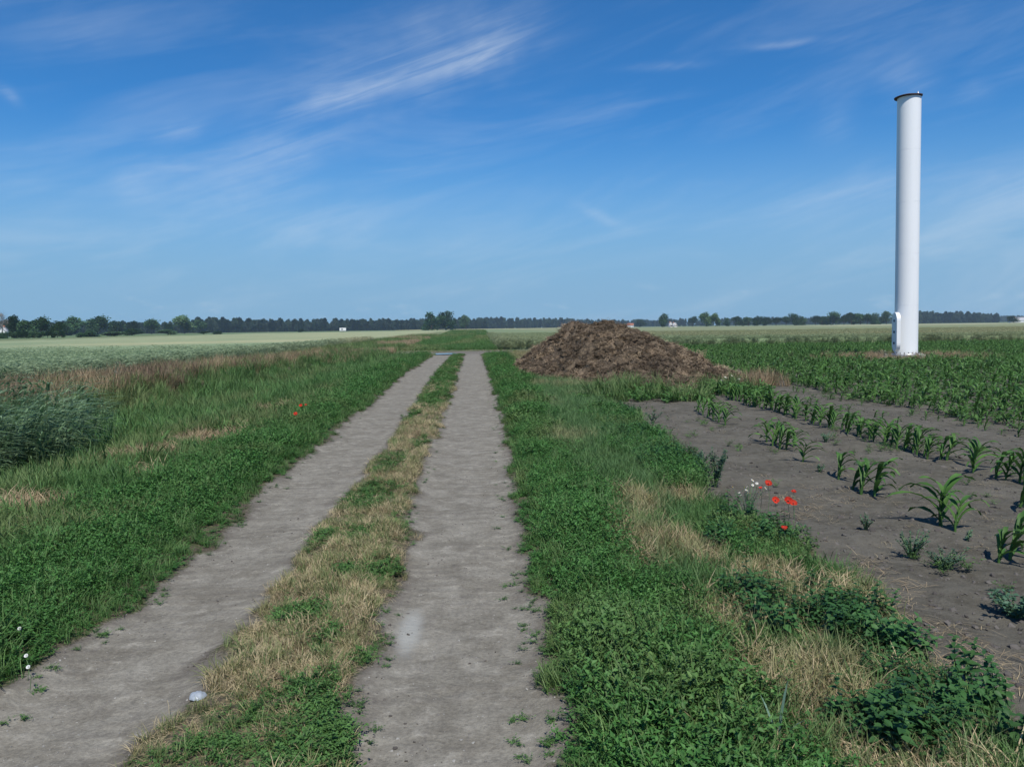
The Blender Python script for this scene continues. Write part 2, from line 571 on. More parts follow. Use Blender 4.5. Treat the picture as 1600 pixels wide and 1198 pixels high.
    b = t.n('ShaderNodeBump', inp={'Strength': t.math('ADD', 0.6, t.math('MULTIPLY', ws, 0.4)), 'Distance': 0.035, 'Height': hgt})
    t.set(p, 'Normal', b)
    t.n('ShaderNodeOutputMaterial', inp={0: p.outputs[0]})
    return m


M_EARTH = ground_material()


def heap_material():
    m, t = new_mat('manure')
    g = t.n('ShaderNodeTexCoord').outputs['Object']
    n1 = t.noise(g, 0.9, 5, 0.6)
    n2 = t.noise(g, 5.0, 6, 0.7, 0.6)
    n3 = t.noise(g, 26.0, 5, 0.7)
    c = t.mix(t.ramp(n2, 0.35, 0.65), (0.060, 0.046, 0.033), (0.180, 0.140, 0.096))
    c = t.mix(t.math('MULTIPLY', t.ramp(n1, 0.45, 0.7), 0.6), c, (0.235, 0.170, 0.110))
    c = t.mix(t.math('MULTIPLY', t.ramp(n3, 0.55, 0.7), 0.6), c, (0.30, 0.225, 0.145))
    p = t.n('ShaderNodeBsdfPrincipled', inp={'Base Color': c})
    p.inputs['Roughness'].default_value = 0.95
    p.inputs['Specular IOR Level'].default_value = 0.1
    b = t.n('ShaderNodeBump', inp={'Strength': 1.0, 'Distance': 0.08, 'Height': t.math('ADD', n2, t.math('MULTIPLY', n3, 0.5))})
    t.set(p, 'Normal', b)
    t.n('ShaderNodeOutputMaterial', inp={0: p.outputs[0]})
    return m


M_HEAP = heap_material()

# ------------------------------------------------------------------ the ground sheet


def grow(start, stop, step, g):
    out, x = [], start
    while x < stop:
        step *= g
        x += step
        out.append(x)
    return out


gx = list(np.arange(-4.0, 4.501, 0.055))
gx = [-v for v in reversed(grow(4.0, 6000, 0.055, 1.075))] + gx + grow(gx[-1], 6000, 0.055, 1.075)
gy = list(np.arange(1.2, 13.0, 0.055))
gy = [1.2 - v for v in reversed(grow(0.0, 120, 0.055, 1.13))] + gy + grow(gy[-1], 9000, 0.055, 1.036)
gx, gy = np.array(gx), np.array(gy)
X, Y = np.meshgrid(gx, gy)
Z = H(X, Y)
WT, WS = track_w(X, Y), soil_w(X, Y)
WD = np.clip(smooth(-1.5, -1.2, X) * (1 - smooth(-0.8, -0.5, X)) + smooth(1.2, 1.6, X) * 0.7 + (fbm(X * 0.7, Y * 0.5, 41) - 0.45) * 1.2, 0, 1)
WF = smooth(50, 70, np.hypot(X, Y))
V = np.stack([X, Y, Z], -1).reshape(-1, 3)
nx, ny = len(gx), len(gy)
ii = np.arange(nx * ny).reshape(ny, nx)
Q = np.stack([ii[:-1, :-1], ii[:-1, 1:], ii[1:, 1:], ii[1:, :-1]], -1).reshape(-1, 4)
fc = lambda A: (A[:-1, :-1] + A[:-1, 1:] + A[1:, 1:] + A[1:, :-1]).reshape(-1) / 4
fx, fy = fc(X), fc(Y)
is_t, is_s = fc(WT) > 0.5, fc(WS) > 0.5
is_cross = is_t & (fy > END - 2.5)
left = is_t & ~is_cross & (fx < -1.0)
right = is_t & ~is_cross & (fx >= -1.0)
is_s &= ~is_t
at_all = {'w_track': WT.ravel(), 'w_soil': WS.ravel(), 'w_straw': WD.ravel(), 'w_far': WF.ravel()}


def piece(name, mask, label, cat):
    q = Q[mask]
    idx, inv = np.unique(q, return_inverse=True)
    me = mk(name, V[idx], inv.reshape(-1, 4), M_EARTH, True, {k: v[idx] for k, v in at_all.items()})
    return tag(ob(name, me), label, cat, kind='structure')


piece('ground', ~(is_t | is_s), 'flat farmland with grassy verges and a shallow ditch on the left', 'ground')
piece('wheel_track', left, 'left bare grey wheel track of the farm road', 'track')
piece('wheel_track', right, 'right bare grey wheel track of the farm road', 'track')
piece('cross_track', is_cross, 'bare strip of dirt crossing at the far end of the wheel tracks', 'track')
piece('bare_soil', is_s, 'dark bare ploughed soil around the young corn', 'soil')

# puddle at the far end of the left track
px0, py0 = at(694, 553)
pv = [(px0 + math.cos(a) * (0.72 + 0.12 * math.sin(3 * a)), py0 + math.sin(a) * (1.5 + 0.3 * math.sin(2 * a + 1)), 0.0) for a in np.linspace(0, 2 * math.pi, 28)[:-1]]
zmax = max(float(H(p[0], p[1])) for p in pv) + 0.012
mw, t = new_mat('puddle_water')
p = t.n('ShaderNodeBsdfPrincipled')
p.inputs['Base Color'].default_value = (0.05, 0.05, 0.05, 1)
p.inputs['Roughness'].default_value = 0.06
t.n('ShaderNodeOutputMaterial', inp={0: p.outputs[0]})
pm = bpy.data.meshes.new('puddle')
pm.from_pydata([(a, b, zmax) for a, b, _ in pv], [], [list(range(len(pv)))])
pm.materials.append(mw)
tag(ob('puddle', pm), 'small rain puddle where the left wheel track meets the cross track', 'puddle', kind='structure')

# ------------------------------------------------------------------ scatter (geometry nodes, for what nobody could count)
SRC = {}


def scatter_tree(col):
    ng = bpy.data.node_groups.new('scatter', 'GeometryNodeTree')
    ng.interface.new_socket('Geometry', in_out='INPUT', socket_type='NodeSocketGeometry')
    ng.interface.new_socket('Geometry', in_out='OUTPUT', socket_type='NodeSocketGeometry')
    N, L = ng.nodes, ng.links
    gi, go = N.new('NodeGroupInput'), N.new('NodeGroupOutput')
    ci = N.new('GeometryNodeCollectionInfo')
    ci.inputs['Collection'].default_value = col
    ci.inputs['Separate Children'].default_value = True
    ci.inputs['Reset Children'].default_value = True
    ip = N.new('GeometryNodeInstanceOnPoints')
    ip.inputs['Pick Instance'].default_value = True

    def na(name, typ):
        a = N.new('GeometryNodeInputNamedAttribute')
        a.data_type = typ
        a.inputs['Name'].default_value = name
        return a.outputs[0]
    L.new(gi.outputs[0], ip.inputs['Points'])
    L.new(ci.outputs[0], ip.inputs['Instance'])
    L.new(na('idx', 'INT'), ip.inputs['Instance Index'])
    e2r = N.new('FunctionNodeEulerToRotation')
    L.new(na('rot', 'FLOAT_VECTOR'), e2r.inputs[0])
    L.new(e2r.outputs[0], ip.inputs['Rotation'])
    L.new(na('scl', 'FLOAT_VECTOR'), ip.inputs['Scale'])
    L.new(ip.outputs[0], go.inputs[0])
    return ng


def source(key, meshes):
    c = bpy.data.collections.new('source_' + key)
    for i, me in enumerate(meshes):
        c.objects.link(bpy.data.objects.new('source_%s_%02d' % (key, i), me))
    SRC[key] = (scatter_tree(c), len(meshes))


def scatter(name, key, x, y, label, cat, scl=1.0, tint=0.0, tilt=0.12, z=None, rng=None, zs=None, parent=None, rotz=None):
    rng = rng or np.random.default_rng(len(bpy.data.objects))
    n = len(x)
    ng, nv = SRC[key]
    z = H(x, y) if z is None else z
    me = bpy.data.meshes.new(name)
    me.vertices.add(n)
    me.vertices.foreach_set('co', np.stack([x, y, z], -1).astype(np.float32).ravel())
    rot = np.stack([rng.normal(0, tilt, n), rng.normal(0, tilt, n), rng.uniform(0, 6.283, n) if rotz is None else rotz], -1)
    s = np.broadcast_to(np.asarray(scl, float), (n,)) * rng.uniform(0.72, 1.28, n)
    sz = s * (1.0 if zs is None else np.broadcast_to(zs, (n,)))
    for nm, ty, fld, v in (('rot', 'FLOAT_VECTOR', 'vector', rot), ('scl', 'FLOAT_VECTOR', 'vector', np.stack([s, s, sz], -1)),
                           ('tint', 'FLOAT', 'value', np.broadcast_to(tint, (n,))), ('rnd', 'FLOAT', 'value', rng.random(n)),
                           ('idx', 'INT', 'value', rng.integers(0, nv, n))):
        a = me.attributes.new(nm, ty, 'POINT')
        a.data.foreach_set(fld, np.ascontiguousarray(v, dtype=np.int32 if ty == 'INT' else np.float32).ravel())
    o = ob(name, me, parent)
    md = o.modifiers.new('scatter', 'NODES')
    md.node_group = ng
    return tag(o, label, cat, kind='stuff')


def in_view(x, y, m=0.6):
    """keep what lies inside the photograph's field and a few steps to its sides"""
    return (x < 0.70 * y + m + 1.9) & (x > -0.67 * y - m - 1.9)


def rand_in(rng, x0, x1, y0, y1, dens):
    """points with a density that may fall with distance: dens(y) per square metre"""
    out = []
    y = y0
    while y < y1:
        s = max(0.5, y * 0.12)
        e = min(y + s, y1)
        n = rng.poisson(dens((y + e) / 2) * (e - y) * (x1 - x0))
        out.append(np.stack([rng.uniform(x0, x1, n), rng.uniform(y, e, n)], -1))
        y = e
    P = np.concatenate(out)
    k = in_view(P[:, 0], P[:, 1])
    return P[k, 0], P[k, 1]


# ---- plant sources
def src_blades(seed, n, h, w_, spread, lean, mat, segs=3, wind=0.0, hv=0.35):
    r = random.Random(seed)
    g = G()
    for _ in range(n):
        a = r.uniform(0, 6.283)
        rad = spread * math.sqrt(r.random())
        hh = h * r.uniform(1 - hv, 1 + hv)
        d = r.uniform(0, 6.283)
        l = lean * hh * r.uniform(0.4, 1.5)
        vx, vy = math.cos(d) * l + wind * hh, math.sin(d) * l
        g.blade((math.cos(a) * rad, math.sin(a) * rad, -0.01), math.atan2(vy, vx), hh, w_ * r.uniform(0.7, 1.3), min(math.hypot(vx, vy), hh * 1.1), segs, r.random())
    return g.mesh('clump', mat)


def src_herb(seed, n, rad, h, leaf_l, leaf_w, mat, stems=7):
    r = random.Random(seed)
    g = G()
    for s in range(stems):
        a = r.uniform(0, 6.283)
        tip = Vector((math.cos(a) * rad * r.uniform(0.3, 1), math.sin(a) * rad * r.uniform(0.3, 1), h * r.uniform(0.45, 1.0)))
        for k in range(n // stems):
            t = r.uniform(0.15, 1.0)
            b = Vector((tip.x * t, tip.y * t, tip.z * (t ** 0.7))) + Vector((r.uniform(-1, 1), r.uniform(-1, 1), 0)) * 0.006
            d = r.uniform(0, 6.283)
            g.leaf(b, (math.cos(d), math.sin(d), r.uniform(-0.1, 0.75)), leaf_l * r.uniform(0.6, 1.3), leaf_w * r.uniform(0.7, 1.2), 0.2, r.random(), r.uniform(-0.5, 0.5))
    return g.mesh('herb', mat)


def src_nettle(seed, h, mat):
    r = random.Random(seed)
    g = G()
    for s in range(3):
        a = r.uniform(0, 6.283)
        b0 = Vector((math.cos(a) * 0.035, math.sin(a) * 0.035, 0))
        tip = b0 + Vector((r.uniform(-0.06, 0.08), r.uniform(-0.06, 0.06), h * r.uniform(0.7, 1.1)))
        g.tube([b0, (b0 + tip) / 2, tip], [0.003, 0.0025, 0.001], 3, 0.4, False)
        n = 7
        for i in range(n):
            t = 0.25 + 0.75 * i / (n - 1)
            p = b0.lerp(tip, t)
            ph = i * 1.571 + a
            ll = 0.052 * (1.15 - 0.75 * t) * r.uniform(0.8, 1.25) + 0.010
            for k in (0, 1):
                d = ph + k * math.pi
                g.oval(p, (math.cos(d), math.sin(d), r.uniform(-0.25, 0.45)), ll, ll * 0.60, r.random(), r.uniform(-0.3, 0.3))
    return g.mesh('nettle', mat)


def src_reed(seed, mat):
    r = random.Random(seed)
    g = G()
    for s in range(4):
        bx, by = r.uniform(-0.12, 0.12), r.uniform(-0.12, 0.12)
        h = r.uniform(0.85, 1.3)
        top = Vector((bx + 0.22 * h, by + r.uniform(-0.1, 0.1), h))
        g.tube([(bx, by, 0), (bx + 0.06 * h, by, h * 0.5), top], [0.005, 0.004, 0.002], 3, 0.4, False)
        for i in range(8):
            t = 0.3 + 0.7 * i / 7
            p = Vector((bx, by, 0)).lerp(top, t)
            d = r.gauss(0.0, 0.42)
            L = r.uniform(0.32, 0.55)
            g.blade(p, d, L * 0.42, 0.034, L * 1.0, 4, r.random(), 0.8)
    return g.mesh('reed', mat)


def src_cereal(seed, n, h, mat, spread, ear=True, heavy=0.3):
    r = random.Random(seed)
    g = G()
    for _ in range(n):
        a, rad = r.uniform(0, 6.283), spread * math.sqrt(r.random())
        x, y = math.cos(a) * rad, math.sin(a) * rad
        hh = h * r.uniform(0.85, 1.1)
        d = r.gauss(0.2, 0.9)
        g.blade((x, y, hh * 0.25), d, hh * 0.75, 0.008, 0.10 * hh, 2, r.random(), 0.3)
        if ear:
            px, py = x + math.cos(d) * 0.10 * hh, y + math.sin(d) * 0.10 * hh
            g.leaf((px, py, hh * 0.96), (math.cos(d), math.sin(d), 0.5 - heavy), 0.12, 0.028, 0.2, r.uniform(0.5, 1.0), r.uniform(-1, 1))
        g.blade((x, y, hh * 0.35), r.uniform(0, 6.283), hh * 0.35, 0.013, 0.2, 3, r.random(), 1.0)
    return g.mesh('cereal', mat)


def src_straw(seed, n, rad, L, mat, wdt=0.004, lift=0.02):
    r = random.Random(seed)
    g = G()
    for _ in range(n):
        a = r.uniform(0, 6.283)
        q = rad * math.sqrt(r.random())
        p = Vector((math.cos(a) * q, math.sin(a) * q, r.uniform(0, lift)))
        d = r.uniform(0, 6.283)
        l = L * r.uniform(0.4, 1.3)
        e = p + Vector((math.cos(d) * l, math.sin(d) * l, r.uniform(-0.3, 0.6) * lift * 2))
        s = Vector((-math.sin(d), math.cos(d), 0)) * wdt / 2
        m = (p + e) / 2 + Vector((0, 0, lift * r.uniform(0.2, 0.8))) + s * r.uniform(-4, 4)
        g.add([p - s, p + s, m - s, m + s, e - s, e + s], (), [(0, 1, 3, 2), (2, 3, 5, 4)], r.random())
    return g.mesh('straw', mat)


def src_lump(seed, mat, flat=0.6, sub=1):
    r = random.Random(seed)
    import bmesh
    bm = bmesh.new()
    bmesh.ops.create_icosphere(bm, subdivisions=sub, radius=1.0)
    for v in bm.verts:
        v.co = v.co * r.uniform(0.65, 1.2)
        v.co.z *= flat
    me = bpy.data.meshes.new('lump')
    bm.to_mesh(me)
    bm.free()
    me.materials.append(mat)
    return me


source('mat', [src_herb(i, 120, 0.085, 0.075, 0.0150, 0.0072, M_MAT, 10) for i in range(8)])
source('broad', [src_herb(40 + i, 35, 0.10, 0.11, 0.042, 0.024, M_MAT, 5) for i in range(5)])
source('grass', [src_blades(60 + i, 26, 0.15, 0.006, 0.06, 0.55, M_GRASS, 3, 0.1) for i in range(5)])
source('pale', [src_blades(80 + i, 30, 0.20, 0.005, 0.08, 0.6, M_PALE, 3, 0.22) for i in range(5)])
source('tall', [src_blades(100 + i, 26, 0.42, 0.011, 0.10, 0.45, M_GRASS, 4, 0.22) for i in range(5)])
source('coarse', [src_blades(340 + i, 13, 0.55, 0.020, 0.12, 0.4, M_GRASS, 4, 0.25) for i in range(5)])
source('dry', [src_blades(120 + i, 30, 0.085, 0.0042, 0.07, 1.0, M_DRY, 3, 0.0) for i in range(5)])
source('rust', [src_blades(140 + i, 32, 0.42, 0.008, 0.12, 0.4, M_RUST, 3, 0.12) for i in range(5)])
source('nettle', [src_nettle(160 + i, 0.22, M_NETTLE) for i in range(7)])
source('reed', [src_reed(180 + i, M_REED) for i in range(5)])
source('barley', [src_cereal(200 + i, 26, 0.72, M_BARLEY, 0.22) for i in range(5)])
source('oat', [src_cereal(220 + i, 26, 0.66, M_OAT, 0.22, True, 0.6) for i in range(5)])
source('straw', [src_straw(240 + i, 16, 0.13, 0.11, M_DRY, 0.0024, 0.012) for i in range(5)])
source('hstraw', [src_straw(260 + i, 26, 0.20, 0.16, M_STRAW, 0.011, 0.035) for i in range(6)])
source('clod', [src_lump(280 + i, plain('clod_%d' % i, (0.075 + 0.016 * i, 0.066 + 0.015 * i, 0.058 + 0.013 * i), 0.95)) for i in range(4)])
source('pebble', [src_lump(300 + i, plain('pebble_%d' % i, (0.16 + 0.04 * i, 0.15 + 0.04 * i, 0.135 + 0.036 * i), 0.8), 0.7) for i in range(4)])
source('hclod', [src_lump(320 + i, M_HEAP, 0.7, 2) for i in range(4)])

rng = np.random.default_rng(7)


def keep(x, y, k):
    return x[k], y[k]


def blob(x, y, spots):
    """1 inside any of the listed spots (x, y, rx, ry)"""
    m = np.zeros(len(x))
    for (cx, cy, rx, ry) in spots:
        m = np.maximum(m, 1 - smooth(0.55, 1.2, np.hypot((x - cx) / rx, (y - cy) / ry)))
    return m


def spot(px, py, rx, ry):
    a, b = at(px, py)
    return (a, b, rx, ry)


# ---- right verge: bright low mat next to the track, pale grass, nettles
dn = lambda k, lo=25: (lambda y: max(lo, k * min(1.0, (4.5 / max(y, 1.0)) ** 1.15)))
x, y = rand_in(rng, -0.2, 3.2, 1.3, 47, dn(620, 40))
tw, ws = track_w(x, y), soil_w(x, y)
ragged = (fbm(x * 1.6, y * 1.2, 51) - 0.5) * 1.0
edge_in = smooth(1.32, 0.92, x + ragged * 0.8 - 0.25 * smooth(9, 18, y))
p = edge_in * (1 - smooth(0.25, 0.55, tw)) * (x > xr(y) + 0.15)
p = np.maximum(p, 0.85 * blob(x, y, [spot(1010, 700, 0.55, 2.2), spot(1180, 860, 0.35, 0.6), spot(1060, 750, 0.3, 0.8), spot(960, 660, 0.5, 2.0)]) * (1 - ws))
p = p * (1 - 0.8 * blob(x, y, [spot(1200, 1075, 0.36, 0.36), spot(1190, 905, 0.26, 0.30), spot(1130, 985, 0.16, 0.45), spot(1090, 870, 0.2, 0.5), spot(1000, 790, 0.22, 0.8)]))
k = rng.random(len(x)) < p
x, y = keep(x, y, k)
bump = 0.75 + 0.95 * fbm(x * 1.4, y * 1.1, 52)
nearedge = smooth(-0.05, 0.30, x - xr(y) - hwr(y))
grow_far = 1 + 0.7 * smooth(5, 25, y)
tn = np.clip((fbm(x * 1.1, y * 0.8, 53) - 0.55) * 1.3, 0, 0.5)
half = rng.random(len(x)) < 0.66
scatter('herb_cover', 'mat', *keep(x, y, half), 'bright green low herb mat along the right edge of the right wheel track', 'ground cover',
        (bump * (0.55 + 0.6 * nearedge) * grow_far)[half], tn[half], 0.18, zs=(0.5 + 0.95 * nearedge)[half])
k2 = ~half & (rng.random(len(x)) < 0.75)
scatter('grass', 'grass', *keep(x, y, k2), 'short green grass growing through the herb mat right of the track', 'grass',
        (bump * (0.40 + 0.45 * nearedge) * grow_far)[k2], (tn * 0.6 + 0.06)[k2], 0.2)

NETTLE_SPOTS = [spot(1215, 985, 0.24, 0.30), spot(1160, 960, 0.16, 0.25), spot(1340, 990, 0.26, 0.34), spot(1420, 1050, 0.34, 0.36), spot(1500, 1090, 0.34, 0.32), spot(1570, 1140, 0.34, 0.28), spot(1270, 945, 0.16, 0.25),
                spot(1180, 835, 0.36, 0.60), spot(1120, 850, 0.20, 0.40), spot(1050, 725, 0.42, 1.2), spot(1000, 690, 0.5, 1.6), spot(1010, 650, 0.6, 2.0), spot(1420, 1160, 0.34, 0.22)]
DRY_SPOTS = [spot(1200, 1075, 0.42, 0.36), spot(1290, 1060, 0.3, 0.2), spot(1190, 905, 0.26, 0.30), spot(1130, 985, 0.20, 0.45), spot(1330, 1120, 0.3, 0.18), spot(1090, 870, 0.2, 0.5), spot(1150, 840, 0.12, 0.3), spot(1000, 790, 0.22, 0.8), spot(1060, 780, 0.25, 0.5)]
x, y = rand_in(rng, 0.7, 4.2, 1.3, 24, dn(520, 60))
ws = soil_w(x, y)
dry_n = np.maximum(fbm(x * 0.9, y * 0.7, 61) - 0.04, 0.68 * blob(x, y, DRY_SPOTS))
p = smooth(0.85, 1.2, x + (fbm(x * 1.6, y * 1.2, 51) - 0.5) * 0.8 - 0.1 * smooth(8, 16, y)) * (1 - smooth(0.15, 0.5, ws)) * (1 - 0.62 * blob(x, y, NETTLE_SPOTS))
k = rng.random(len(x)) < p
x, y = keep(x, y, k)
dry_n = dry_n[k]
a = rng.random(len(x))
nearf = smooth(7, 11, y)
sel = a < 0.30 + 0.45 * nearf
scatter('grass', 'pale', *keep(x, y, sel), 'pale tousled grass between the herb mat and the bare soil', 'grass',
        ((0.50 + 0.45 * fbm(x, y, 62) + 0.25 * nearf) * (1 - 0.45 * smooth(0.5, 0.05, soil_edge(y) - x)))[sel], np.clip((dry_n - 0.38) * 1.9 - 0.15 * nearf, 0, 0.65)[sel], 0.25)
sel = (a >= 0.40) & (a < 0.70) & (dry_n > 0.43) & (rng.random(len(x)) > nearf * 0.6)
scatter('dry_grass', 'dry', *keep(x, y, sel), 'dry straw coloured grass beside the nettles on the right verge', 'grass', 1.25 + 0 * x[sel], np.clip((fbm(x * 2, y * 2, 63) - 0.4) * 1.4, 0, 0.8)[sel], 0.3)
sel = (a > 0.70)
scatter('grass', 'grass', *keep(x, y, sel), 'green grass tufts on the outer right verge', 'grass', 0.9 + 0 * x[sel], np.clip((dry_n - 0.4) * 2, 0, 0.6)[sel], 0.25)

x, y = rand_in(rng, 1.2, 3.6, 1.3, 20, dn(260, 50))
ws = soil_w(x, y)
p = blob(x, y, [(a_, b_, c_ * 1.0, d_ * 1.0) for a_, b_, c_, d_ in NETTLE_SPOTS]) * (1 - smooth(0.5, 0.9, ws)) * smooth(0.30, 0.46, fbm(x * 3, y * 2.4, 71))
p = p * (1 - 0.5 * blob(x, y, DRY_SPOTS))
dzx, dzy = at(1168, 795)
p = p * (np.hypot(x - dzx, y - dzy) > 0.30)
k = rng.random(len(x)) < p * 0.75
x, y = keep(x, y, k)
scatter('nettle_cover', 'nettle', x, y, 'dark green nettles in patches along the edge of the bare soil', 'nettles', 0.66 + 0.38 * fbm(x * 2, y * 2, 72), 0.0, 0.15)

# ---- straw litter
x, y = rand_in(rng, -1.6, 4.6, 1.3, 16, dn(80, 8))
sm = np.maximum.reduce([blob(x, y, [spot(1200, 905, 0.30, 0.35), spot(1240, 1035, 0.40, 0.35), spot(1330, 900, 0.45, 0.5), spot(1460, 980, 0.25, 0.25), spot(1530, 1040, 0.35, 0.25), spot(1260, 790, 0.4, 0.5), spot(985, 640, 0.6, 0.8), spot(1150, 1090, 0.3, 0.4)]),
                        0.10 * smooth(0.45, 0.6, fbm(x * 1.5, y, 81)) * (x > 1.2)])
k = rng.random(len(x)) < sm * 0.7
scatter('straw', 'straw', *keep(x, y, k), 'loose dry straw lying on the soil edge and between the nettles', 'straw', 0.9, 0.2 + 0.4 * rng.random(k.sum()), 0.06)
x, y = rand_in(rng, 2.4, 9.0, 2.5, 14, dn(14, 2))
k = (soil_w(x, y) > 0.6) & (fbm(x * 1.2, y * 0.8, 85) > 0.52)
scatter('straw', 'straw', *keep(x, y, k), 'thin scattered straw on the bare corn soil', 'straw', 0.6, 0.2, 0.03)

# ---- middle strip
x, y = rand_in(rng, -1.75, -0.25, 1.3, 50, dn(900, 50))
tw = track_w(x, y)
bagx, bagy = at(309, 1092)
gspots = [spot(330, 1190, 0.3, 0.2), spot(520, 1150, 0.3, 0.2), spot(505, 1010, 0.08, 0.2), spot(600, 900, 0.10, 0.3), spot(500, 850, 0.10, 0.3), spot(640, 810, 0.14, 0.4), spot(470, 968, 0.17, 0.16), spot(480, 1110, 0.34, 0.28), spot(400, 1190, 0.5, 0.22), spot(580, 775, 0.3, 0.7), spot(560, 840, 0.12, 0.25), spot(610, 720, 0.22, 0.9), spot(640, 650, 0.3, 1.2),
          spot(640, 880, 0.08, 0.25), spot(680, 620, 0.5, 3), spot(560, 1040, 0.07, 0.1), spot(545, 900, 0.10, 0.14), spot(660, 690, 0.12, 0.7)]
gm = np.maximum(blob(x, y, gspots), smooth(18, 26, y))
inside = 1 - smooth(0.22, 0.5, tw)
mid = np.abs(x - (xl(y) + xr(y)) / 2)
k = (rng.random(len(x)) < inside * 0.95) & (np.hypot(x - bagx, y - bagy) > 0.10)
x, y, gm, mid = x[k], y[k], gm[k], mid[k]
a = rng.random(len(x))
cl = smooth(0.28, 0.62, fbm(x * 3.2, y * 2.2, 91))
gk = gm * (0.38 + 0.6 * cl) > a
scatter('herb_cover', 'mat', x[gk], y[gk], 'green herb patches on the strip between the wheel tracks', 'ground cover', (0.7 + 0.4 * cl[gk]) * (1 + 0.5 * smooth(8, 25, y[gk])), 0.08, 0.2, zs=0.8)
dk = ~gk & (rng.random(len(x)) < 0.14 + 0.62 * smooth(0.10, 0.65, cl) * smooth(0.48, 0.30, mid))
tt = np.clip((fbm(x * 2, y * 2, 92) - 0.52) * 1.2, 0, 0.5)
scatter('dry_grass', 'dry', x[dk], y[dk], 'short sun bleached grass on the strip between the wheel tracks', 'grass', (0.48 + 0.30 * cl[dk]) * (1 + 0.5 * smooth(8, 25, y[dk])), tt[dk], 0.25)
k3 = ~gk & (rng.random(len(x)) < 0.16 + 0.16 * cl)
scatter('grass', 'grass', x[k3], y[k3], 'thin half green grass on the strip between the wheel tracks', 'grass', 0.42 + 0.22 * cl[k3], np.clip(0.15 + 0.5 * rng.random(k3.sum()), 0, 0.8), 0.25)
k5 = ~gk & (fbm(x * 4, y * 3, 97) > 0.55) & (rng.random(len(x)) < 0.35)
scatter('herb_cover', 'mat', x[k5], y[k5], 'small green herbs scattered through the dry strip between the tracks', 'ground cover', 0.5, 0.2, 0.2, zs=0.6)
k4 = rng.random(len(x)) < 0.10
scatter('straw', 'straw', x[k4], y[k4], 'flattened straw on the strip between the wheel tracks', 'straw', 0.6, 0.0, 0.05)

# sprawling runners that creep on to the tracks
x, y = rand_in(rng, -2.8, 0.7, 1.6, 22, dn(160, 12))
tw = track_w(x, y)
d = np.minimum.reduce([np.abs(x - xr(y) - hwr(y)), np.abs(x - xl(y) + hwl(y)) * 1.2, np.abs(x - xr(y) + hwr(y)) * 2.2])
k = (tw > 0.2) & (d < 0.24) & (fbm(x * 5, y * 5, 95) > 0.47) & (rng.random(len(x)) < 1.1 - d / 0.24)
scatter('herb_cover', 'mat', *keep(x, y, k), 'flat herb runners creeping on to the edges of the wheel tracks', 'ground cover', 0.55, 0.1, 0.1, zs=0.5)

# ---- left verge
x, y = rand_in(rng, -6.0, -1.9, 1.6, 50, dn(560, 34))
tw = track_w(x, y)
e = (fbm(x * 0.9, y * 0.5, 101) - 0.5) * 1.3
lowband = smooth(-4.0, -3.3, x + e)
p = lowband * (1 - smooth(0.2, 0.5, tw)) * (x < xl(y) - 0.2)
k = rng.random(len(x)) < p * 0.95
x, y = keep(x, y, k)
ne = smooth(0.0, 0.4, xl(y) - hwl(y) - x)
bump = 0.75 + 0.95 * fbm(x * 1.4, y * 1.1, 102)
gfar = 1 + 0.7 * smooth(6, 25, y)
a = rng.random(len(x))
half = a < 0.72
scatter('herb_cover', 'mat', *keep(x, y, half), 'dense dark green herb mat along the left edge of the left wheel track', 'ground cover', (bump * (0.6 + 0.6 * ne) * gfar)[half],
        np.clip((fbm(x, y, 103) - 0.6) * 1.2, 0, 0.4)[half], 0.18, zs=(0.55 + 1.0 * ne)[half])
scatter('grass', 'grass', *keep(x, y, ~half), 'green grass in the herb mat left of the track', 'grass', (bump * (0.45 + 0.5 * ne) * gfar)[~half], 0.05, 0.2)

x, y = rand_in(rng, -9.0, -2.8, 2.6, 50, dn(300, 26))
e = (fbm(x * 0.9, y * 0.5, 101) - 0.5) * 1.3
p = 1 - smooth(-3.6, -2.9, x + e)
dspots = [spot(15, 800, 0.6, 0.45), spot(190, 715, 0.9, 0.5), spot(340, 690, 0.8, 0.7), spot(240, 745, 0.35, 0.3), spot(430, 640, 0.5, 0.8), spot(130, 660, 0.7, 0.6)]
ds = blob(x, y, dspots)
k = rng.random(len(x)) < p
x, y, ds = x[k], y[k], ds[k]
a = rng.random(len(x))
pt = np.clip((fbm(x * 0.8, y * 0.6, 105) - 0.42) * 1.6, 0, 0.55)
g1 = (a < 0.50) & (ds < 0.5)
scatter('grass', 'grass', x[g1], y[g1], 'lush green grass on the left verge between the herb mat and the ditch', 'grass', (1.0 + 0.8 * fbm(x, y, 106))[g1] * (1 + 0.3 * smooth(8, 25, y[g1])), (pt * 0.5)[g1], 0.25)
g2 = (a > 0.50) & (a < 0.78) & (ds < 0.6)
scatter('tall_grass', 'tall', x[g2], y[g2], 'knee high green grass leaning over the left ditch bank', 'grass', (0.45 + 0.35 * smooth(-4, -6.5, x))[g2], (pt * 0.45)[g2], 0.2)
g5 = (a > 0.88) & (ds < 0.5) & (x < -4.0) & (y > 8.5) & (fbm(x * 0.7, y * 0.5, 107) > 0.46)
scatter('coarse_grass', 'coarse', x[g5], y[g5], 'coarse broad bladed grass clumps on the left ditch bank', 'grass', 0.55 + 0.4 * smooth(-4.5, -6.5, x[g5]), 0.0, 0.15)
g3 = (a > 0.78) & (a < 0.88) & (ds < 0.4)
scatter('herb_cover', 'broad', x[g3], y[g3], 'broad leaved weeds mixed into the left verge grass', 'ground cover', 1.1, pt[g3] * 0.5, 0.2)
g4 = ((ds > 0.35) & (a < 0.9)) | ((a > 0.93) & (pt > 0.2))
scatter('dry_grass', 'dry', x[g4], y[g4], 'dry flattened grass patches on the left verge', 'grass', 1.7, np.clip(0.15 + 0.5 * rng.random(g4.sum()), 0, 0.8), 0.3)

